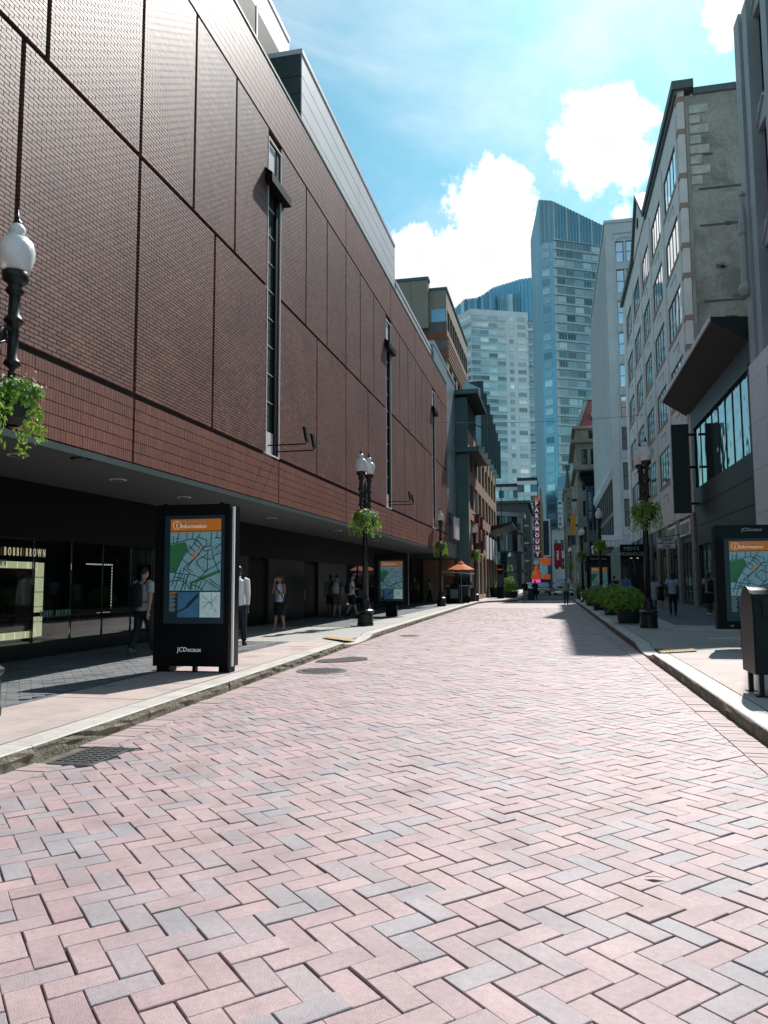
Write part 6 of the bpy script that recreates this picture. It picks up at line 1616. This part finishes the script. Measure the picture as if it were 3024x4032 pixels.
def person(label, loc, rz, h=1.72, skin='light', top=(.5, .5, .5), sleeve='short', bottom='trousers', bcol=(.03, .035, .05), shoes=(.02, .02, .02), hair='short',
           hcol='hair_black', stride=.10, arms=('down', 'down'), pack=None, bag=None, pat=0, bpat=0, female=False, vox=.02, cap=None, turn=0.0, sun=None):
    """front faces -Y; every length below is a fraction of the height h"""
    t = thing('person', label, 'person', loc, rz)
    S = lambda x, y, z: Vector((x*h, y*h, z*h))
    hipw = .052 if not female else .055; shw = .108 if not female else .096
    hip = {}; knee = {}; ank = {}
    for s in (-1, 1):
        st = stride*s                                     # s=+1 leg (on +X) steps back (+Y)
        hip[s] = S(s*hipw, .0, .515); knee[s] = S(s*hipw*1.02, st*.35-.02, .285); ank[s] = S(s*hipw*1.0, st, .045+max(0, st)*.25)
    sh = {s: S(s*shw, .0, .815) for s in (-1, 1)}
    el = {}; ha = {}
    for s, a in zip((-1, 1), arms):
        sw = -s*stride*.6
        if a == 'down': el[s] = S(s*(shw+.025), sw*.3+.005, .645); ha[s] = S(s*(shw+.03), sw-.02, .50)
        elif a == 'phone': el[s] = S(s*(shw+.02), -.06, .665); ha[s] = S(s*.05, -.075, .865)
        elif a == 'front': el[s] = S(s*(shw+.03), -.03, .655); ha[s] = S(s*.03, -.13, .66)
        elif a == 'strap': el[s] = S(s*(shw+.03), -.03, .68); ha[s] = S(s*.075, -.10, .775)
        elif a == 'look': el[s] = S(s*(shw+.02), -.05, .66); ha[s] = S(s*.05, -.14, .74)
        elif a == 'hip': el[s] = S(s*(shw+.075), .03, .67); ha[s] = S(s*(shw-.01), -.03, .59)
        elif a == 'out': el[s] = S(s*(shw+.09), -.01, .75); ha[s] = S(s*(shw+.19), -.03, .77)
    R = lambda *q: [(a*h, b*h) if isinstance(a, float) else a for a, b in q]
    sm = 'skin_'+skin
    # body: one continuous surface
    b = MB(); wz = .07 if female else .078
    spine = [S(0, .0, .47), S(0, .0, .53), S(0, -.004, .62), S(0, -.004, .72), S(0, .004, .79), S(0, .006, .835)]
    rad_t = [(.075, .058), (.088, .062), (wz, .054), (.088, .060), (.088, .056), (.045, .04)]
    b.tube(spine, [(x*h, y*h) for x, y in rad_t], 14, flat=(1, 0, 0))
    b.tube([S(0, .008, .82), S(0, -.002, .875), S(0, -.008, .90)], [.030*h, .028*h, .03*h], 10)
    Mh = Matrix.Rotation(turn, 3, 'Z')
    hc = S(0, -.012, .935)
    b.ball(hc, .043*h, .052*h, .062*h, 14, 10, Mh)
    b.ball(hc+Mh @ S(0, -.012, -.028), .034*h, .042*h, .036*h, 12, 8, Mh)
    b.ball(hc+Mh @ S(0, -.054, -.010), .008*h, .012*h, .012*h, 8, 6, Mh)
    for s in (-1, 1):
        b.ball(hc+Mh @ S(s*.043, .004, -.006), .006*h, .010*h, .015*h, 8, 6, Mh)
        b.tube([hip[s]+S(0, 0, .01), hip[s].lerp(knee[s], .45), knee[s], knee[s].lerp(ank[s], .3)+S(0, .006, 0), ank[s]+S(0, 0, .01)], [.052*h, .045*h, .034*h, .034*h, .021*h], 10)
        b.tube([ank[s]+S(0, .015, -.02), ank[s]+S(0, -.02, -.025), ank[s]+S(0, -.085, -.036)], [.022*h, .026*h, .016*h], 8)
        b.tube([sh[s]-S(s*.02, 0, 0), sh[s]+S(0, 0, -.005), sh[s].lerp(el[s], .5), el[s], el[s].lerp(ha[s], .35), ha[s]], [.035*h, .033*h, .028*h, .024*h, .023*h, .015*h], 10)
        d = (ha[s]-el[s]).normalized(); side = Vector((0, 1, 0)) if abs(d.y) < .8 else Vector((1, 0, 0))
        side = (side-d*side.dot(d)).normalized(); nn = d.cross(side)
        palm = ha[s]+d*.03*h
        b.tube([ha[s], palm, ha[s]+d*.055*h], [(.014*h, .009*h), (.023*h, .010*h), (.021*h, .009*h)], 10, flat=side)
        for k in range(4):
            o_ = side*((k-1.5)*.0115*h); ln = (.036, .043, .041, .032)[k]*h
            f0 = ha[s]+d*.052*h+o_; b.tube([f0, f0+d*ln*.55+nn*s*.004*h, f0+d*ln+nn*s*.016*h], [.0058*h, .0053*h, .0042*h], 6)
        th0 = ha[s]+d*.018*h-side*.018*h; b.tube([th0, th0+d*.018*h-side*.014*h, th0+d*.038*h-side*.018*h], [.0075*h, .0068*h, .005*h], 6)
    bo = part('body', b, sm, t, vox)
    # face
    f = MB()
    for s in (-1, 1): f.ball(hc+Mh @ S(s*.018, -.049, .004), .006*h, .003*h, .004*h, 8, 5, Mh)
    f.ball(hc+Mh @ S(0, -.053, -.034), .013*h, .003*h, .003*h, 8, 5, Mh)
    f.obj('face', 'hair_black', t, local=True)
    # hair
    hb = MB()
    if hair == 'bald': hb = None
    else:
        hb.ball(hc+Mh @ S(0, .008, .012), .046*h, .052*h, .056*h, 14, 9, Mh)
        if hair == 'long': hb.tube([hc+Mh @ S(0, .035, .03), hc+Mh @ S(0, .048, -.03), hc+Mh @ S(0, .045, -.10), hc+Mh @ S(0, .04, -.16)], [(.04*h, .022*h), (.046*h, .02*h), (.044*h, .017*h), (.03*h, .01*h)], 10, flat=(1, 0, 0))
        if hair == 'tail': hb.tube([hc+Mh @ S(0, .05, .03), hc+Mh @ S(0, .075, .0), hc+Mh @ S(0, .07, -.06), hc+Mh @ S(0, .065, -.10)], [.015*h, .018*h, .014*h, .006*h], 8)
        if hair == 'bun': hb.ball(hc+Mh @ S(0, .03, .065), .022*h, .022*h, .022*h)
        part('hair', hb, hcol, t, vox*.8)
    if cap: 
        cb = MB().ball(hc+Mh @ S(0, .004, .03), .049*h, .056*h, .040*h, 14, 8, Mh); cb.obj('cap', cloth(cap), t, local=True, smooth=True)
    # clothes follow the body
    def inf(rr, k): return [(x*h+k, y*h+k) for x, y in rr]
    g = .010
    if bottom in ('trousers', 'shorts', 'leggings'):
        lb_ = MB(); kk = .012 if bottom != 'leggings' else .005
        lb_.tube([S(0, 0, .455), S(0, 0, .50), S(0, 0, .545), S(0, -.002, .585)], inf([(.07, .055), (.086, .062), (.086, .060), (wz, .055)], g), 14, flat=(1, 0, 0))
        for s in (-1, 1):
            if bottom == 'shorts': lb_.tube([hip[s], hip[s].lerp(knee[s], .5), hip[s].lerp(knee[s], .93)], [.056*h+kk, .054*h+kk, .052*h+kk], 12)
            else: lb_.tube([hip[s], hip[s].lerp(knee[s], .45), knee[s], knee[s].lerp(ank[s], .35), ank[s].lerp(knee[s], .06)], [.053*h+kk, .046*h+kk, .036*h+kk, .034*h+kk, .027*h+kk*.8], 12)
        part('shorts' if bottom == 'shorts' else 'trousers', lb_, cloth(bcol, bpat), t, vox)
    elif bottom in ('skirt', 'knee_skirt'):
        zl = .33 if bottom == 'skirt' else .27; sk_ = MB()
        sk_.tube([S(0, -.01, zl), S(0, -.006, (zl+.5)/2), S(0, 0, .50), S(0, 0, .55), S(0, -.002, .60)], inf([(.105, .085) if bottom == 'knee_skirt' else (.098, .075), (.104, .080), (.092, .066), (.086, .06), (wz, .055)], g), 16, flat=(1, 0, 0))
        part('skirt', sk_, cloth(bcol, bpat), t, vox)
    tp = MB(); lowz = .50 if bottom != 'dress' else .36
    tl = [S(0, 0, .55), S(0, -.003, .63), S(0, -.003, .72), S(0, .004, .79), S(0, .006, .832)]
    tr_ = [(.088, .062), (wz+.006, .058), (.091, .063), (.090, .058), (.046, .040)]
    tp.tube([S(0, 0, lowz)]+tl, inf([(.093, .066)]+tr_, g), 16, flat=(1, 0, 0))
    if bottom == 'dress': tp.tube([S(0, -.004, .36), S(0, -.002, .45), S(0, 0, .53)], inf([(.092, .07), (.096, .072), (.088, .064)], g), 16, flat=(1, 0, 0))
    for s in (-1, 1):
        if sleeve == 'none': continue
        if sleeve == 'short': tp.tube([sh[s]-S(s*.03, 0, -.004), sh[s], sh[s].lerp(el[s], .62)], [.036*h+g, .037*h+g, .036*h+g], 12)
        else: tp.tube([sh[s]-S(s*.03, 0, -.004), sh[s], sh[s].lerp(el[s], .5), el[s], el[s].lerp(ha[s], .92)], [.036*h+g, .036*h+g, .031*h+g, .027*h+g, .020*h+g*.7], 12)
    if sleeve == 'long': tp.tube([S(0, .006, .815), S(0, .004, .872)], [(.036*h, .034*h), (.034*h, .032*h)], 12, flat=(1, 0, 0))
    part('dress' if bottom == 'dress' else 'top', tp, cloth(top, pat), t, vox)
    for s in (-1, 1):
        so = MB(); so.tube([ank[s]+S(0, .032, -.024), ank[s]+S(0, .012, -.016), ank[s]+S(0, -.03, -.022), ank[s]+S(0, -.075, -.032), ank[s]+S(0, -.098, -.036)], [.012*h, .027*h, .026*h, .021*h, .008*h], 10)
        o = so.obj('shoe', cloth(shoes), t, local=True, smooth=True)
    if pack:
        pk = MB(); pk.tube([S(0, .095, .555), S(0, .115, .60), S(0, .115, .70), S(0, .095, .79), S(0, .075, .81)], [(.075*h, .035*h), (.085*h, .052*h), (.085*h, .052*h), (.07*h, .04*h), (.04*h, .015*h)], 14, flat=(1, 0, 0))
        p_ = part('backpack', pk, cloth(pack), t, vox)
        for s in (-1, 1): MB().tube([S(s*.055, .06, .80), S(s*.066, 0.0, .852), S(s*.064, -.066, .78), S(s*.07, -.068, .70), S(s*.085, .0, .62), S(s*.07, .06, .60)], [(.014*h, .004*h)]*6, 6, flat=(1, 0, 0)).obj('strap', cloth(pack), t, local=True)
    if bag:
        bg = MB().tube([S(.125, .0, .40), S(.13, .0, .44), S(.13, .0, .50), S(.125, .0, .53)], [(.02*h, .05*h), (.028*h, .07*h), (.028*h, .07*h), (.012*h, .05*h)], 12, flat=(1, 0, 0))
        bg.obj('shoulder_bag', cloth(bag), t, local=True, smooth=True)
        MB().tube([S(.12, 0, .53), S(.07, -.069, .66), S(-.02, -.072, .76), S(-.075, .0, .852), S(.0, .078, .72), S(.11, .03, .55)], [(.012*h, .004*h)]*6, 6, flat=(1, 0, 0)).obj('bag_strap', cloth(bag), t, local=True)
    return t
PI = math.pi; z = ZS
def foot(x, y, zz=ZS): p = gz(x, y, zz); return (p.x, p.y, zz)
W1, BK, GY = (.62, .63, .63), (.008, .009, .010), (.10, .11, .12)
person('man with a big black backpack and grey T-shirt walking away beside the shop window', (-7.95, 13.75, z), PI-.25, 1.74, 'light', (.36, .38, .40), 'short', 'trousers', (.012, .013, .016), (.10, .10, .10), 'short', 'hair_black', .13, pack=BK, vox=.014)
person('man in a white roll-neck jumper half hidden behind the near map kiosk', (-7.0, 16.2, z), PI+.1, 1.80, 'dark', (.74, .74, .75), 'long', 'trousers', (.02, .025, .035), (.05, .03, .02), 'short', 'hair_black', .10, vox=.014)
person('woman in a patterned sleeveless top and black skirt holding a phone to her ear', (-8.05, 21.7, z), -.3, 1.66, 'tan', (.50, .52, .60), 'none', 'knee_skirt', BK, (.30, .22, .16), 'tail', 'hair_brown', .06, ('phone', 'front'), bag=BK, pat=1, female=True, vox=.014, turn=-.7)
person('youth with a dark top and grey vest, leftmost of three by the dark wall', (-9.1, 30.6, z), PI+.5, 1.76, 'brown', (.12, .13, .12), 'short', 'shorts', BK, GY, 'short', 'hair_black', .06, ('front', 'down'))
person('youth with a pale grey backpack, middle of three by the dark wall', (-8.75, 30.3, z), PI, 1.74, 'light', (.05, .06, .07), 'short', 'shorts', (.07, .075, .075), (.3, .3, .3), 'short', 'hair_black', .06, pack=(.38, .42, .46))
person('youth in a white T-shirt with a black backpack, rightmost of three by the dark wall', (-8.15, 30.4, z), PI/2+.3, 1.76, 'light', W1, 'short', 'shorts', BK, BK, 'short', 'hair_black', .12, ('front', 'down'), pack=BK)
person('man in dark clothes standing under the overhang right of the far left kiosk', (-8.9, 49.0, z), .2, 1.74, 'tan', (.03, .035, .04), 'short', 'trousers', BK, GY, 'short')
person('person in a pale top at the dark shop front beyond the left kiosk', (-9.0, 55.6, z), PI/2, 1.66, 'tan', (.35, .36, .34), 'short', 'trousers', BK, BK, 'long', female=True)
person('person by the tan building seen behind the bins', foot(1921, 2345, .149), 0, 1.66, 'brown', (.10, .12, .14), 'long', 'trousers', (.04, .05, .07), BK, 'short', stride=.08)
person('vendor in dark clothes standing beside the umbrella cart', (-6.15, 55.3, z), .4, 1.72, 'brown', (.02, .025, .03), 'short', 'trousers', BK, BK, 'short', arms=('front', 'front'))
person('woman in a black jacket and patterned short skirt walking in the road', foot(2068, 2370, 0.004), .1, 1.68, 'tan', BK, 'long', 'skirt', (.34, .24, .26), BK, 'long', 'hair_black', .12, ('front', 'down'), bpat=1, female=True)
person('woman in black with white shoes walking beside the skirted woman', foot(2108, 2368, 0.004), -.1, 1.70, 'tan', (.014, .018, .028), 'long', 'leggings', BK, (.65, .65, .65), 'long', 'hair_black', .10, ('front', 'front'), bag=BK, female=True)
person('man in a striped grey polo walking away in the road near the truck', foot(2230, 2380, 0.004), PI, 1.80, 'brown', (.20, .23, .26), 'short', 'trousers', (.022, .028, .036), (.03, .02, .015), 'short', 'hair_black', .05, ('look', 'out'))
person('woman in a short pale grey dress walking away past the right lamp', (4.08, 34.4, z), PI, 1.64, 'brown', (.33, .38, .43), 'short', 'dress', BK, BK, 'bun', 'hair_black', .09, female=True)
person('woman in a pale blue top and black leggings walking away beside the shops', (4.72, 33.4, z), PI-.1, 1.76, 'dark', (.27, .36, .47), 'short', 'leggings', BK, (.10, .04, .03), 'bun', 'hair_black', .08, ('down', 'hip'), female=True)
person('child in black walking ahead of the two women', (5.3, 41.5, z), PI, 1.42, 'light', BK, 'short', 'shorts', BK, (.35, .15, .08), 'short', 'hair_brown', .14)
person('young man in a grey T-shirt with a black backpack near the right kiosk', (6.15, 33.5, z), PI+.2, 1.78, 'dark', (.26, .28, .28), 'short', 'shorts', BK, (.70, .72, .74), 'short', 'hair_black', .07, pack=BK)
person('man in a blue shirt walking in the shade behind the right planters', (4.05, 46.5, z), PI, 1.80, 'light', (.10, .18, .36), 'long', 'trousers', BK, BK, 'short', 'hair_brown')
person('man in a navy top left of the blue-shirted man', (3.45, 47.6, z), PI, 1.76, 'tan', (.02, .025, .04), 'short', 'trousers', BK, BK, 'short')
person('person in black right behind the planters left of the navy-topped man', (3.05, 52.0, z), 0, 1.74, 'tan', (.03, .035, .04), 'long', 'trousers', BK, BK, 'short')
person('person in a black top behind the mailbox cut by the right edge', (3.62, 13.2, z), -.5, 1.62, 'light', BK, 'short', 'trousers', BK, BK, 'long', 'hair_black', .05, ('hip', 'front'), female=True)
person('distant person in a white vest standing right of the pickup truck', (2.4, 84.5, .141), 0, 1.70, 'brown', (.55, .56, .56), 'none', 'trousers', BK, BK, 'short')
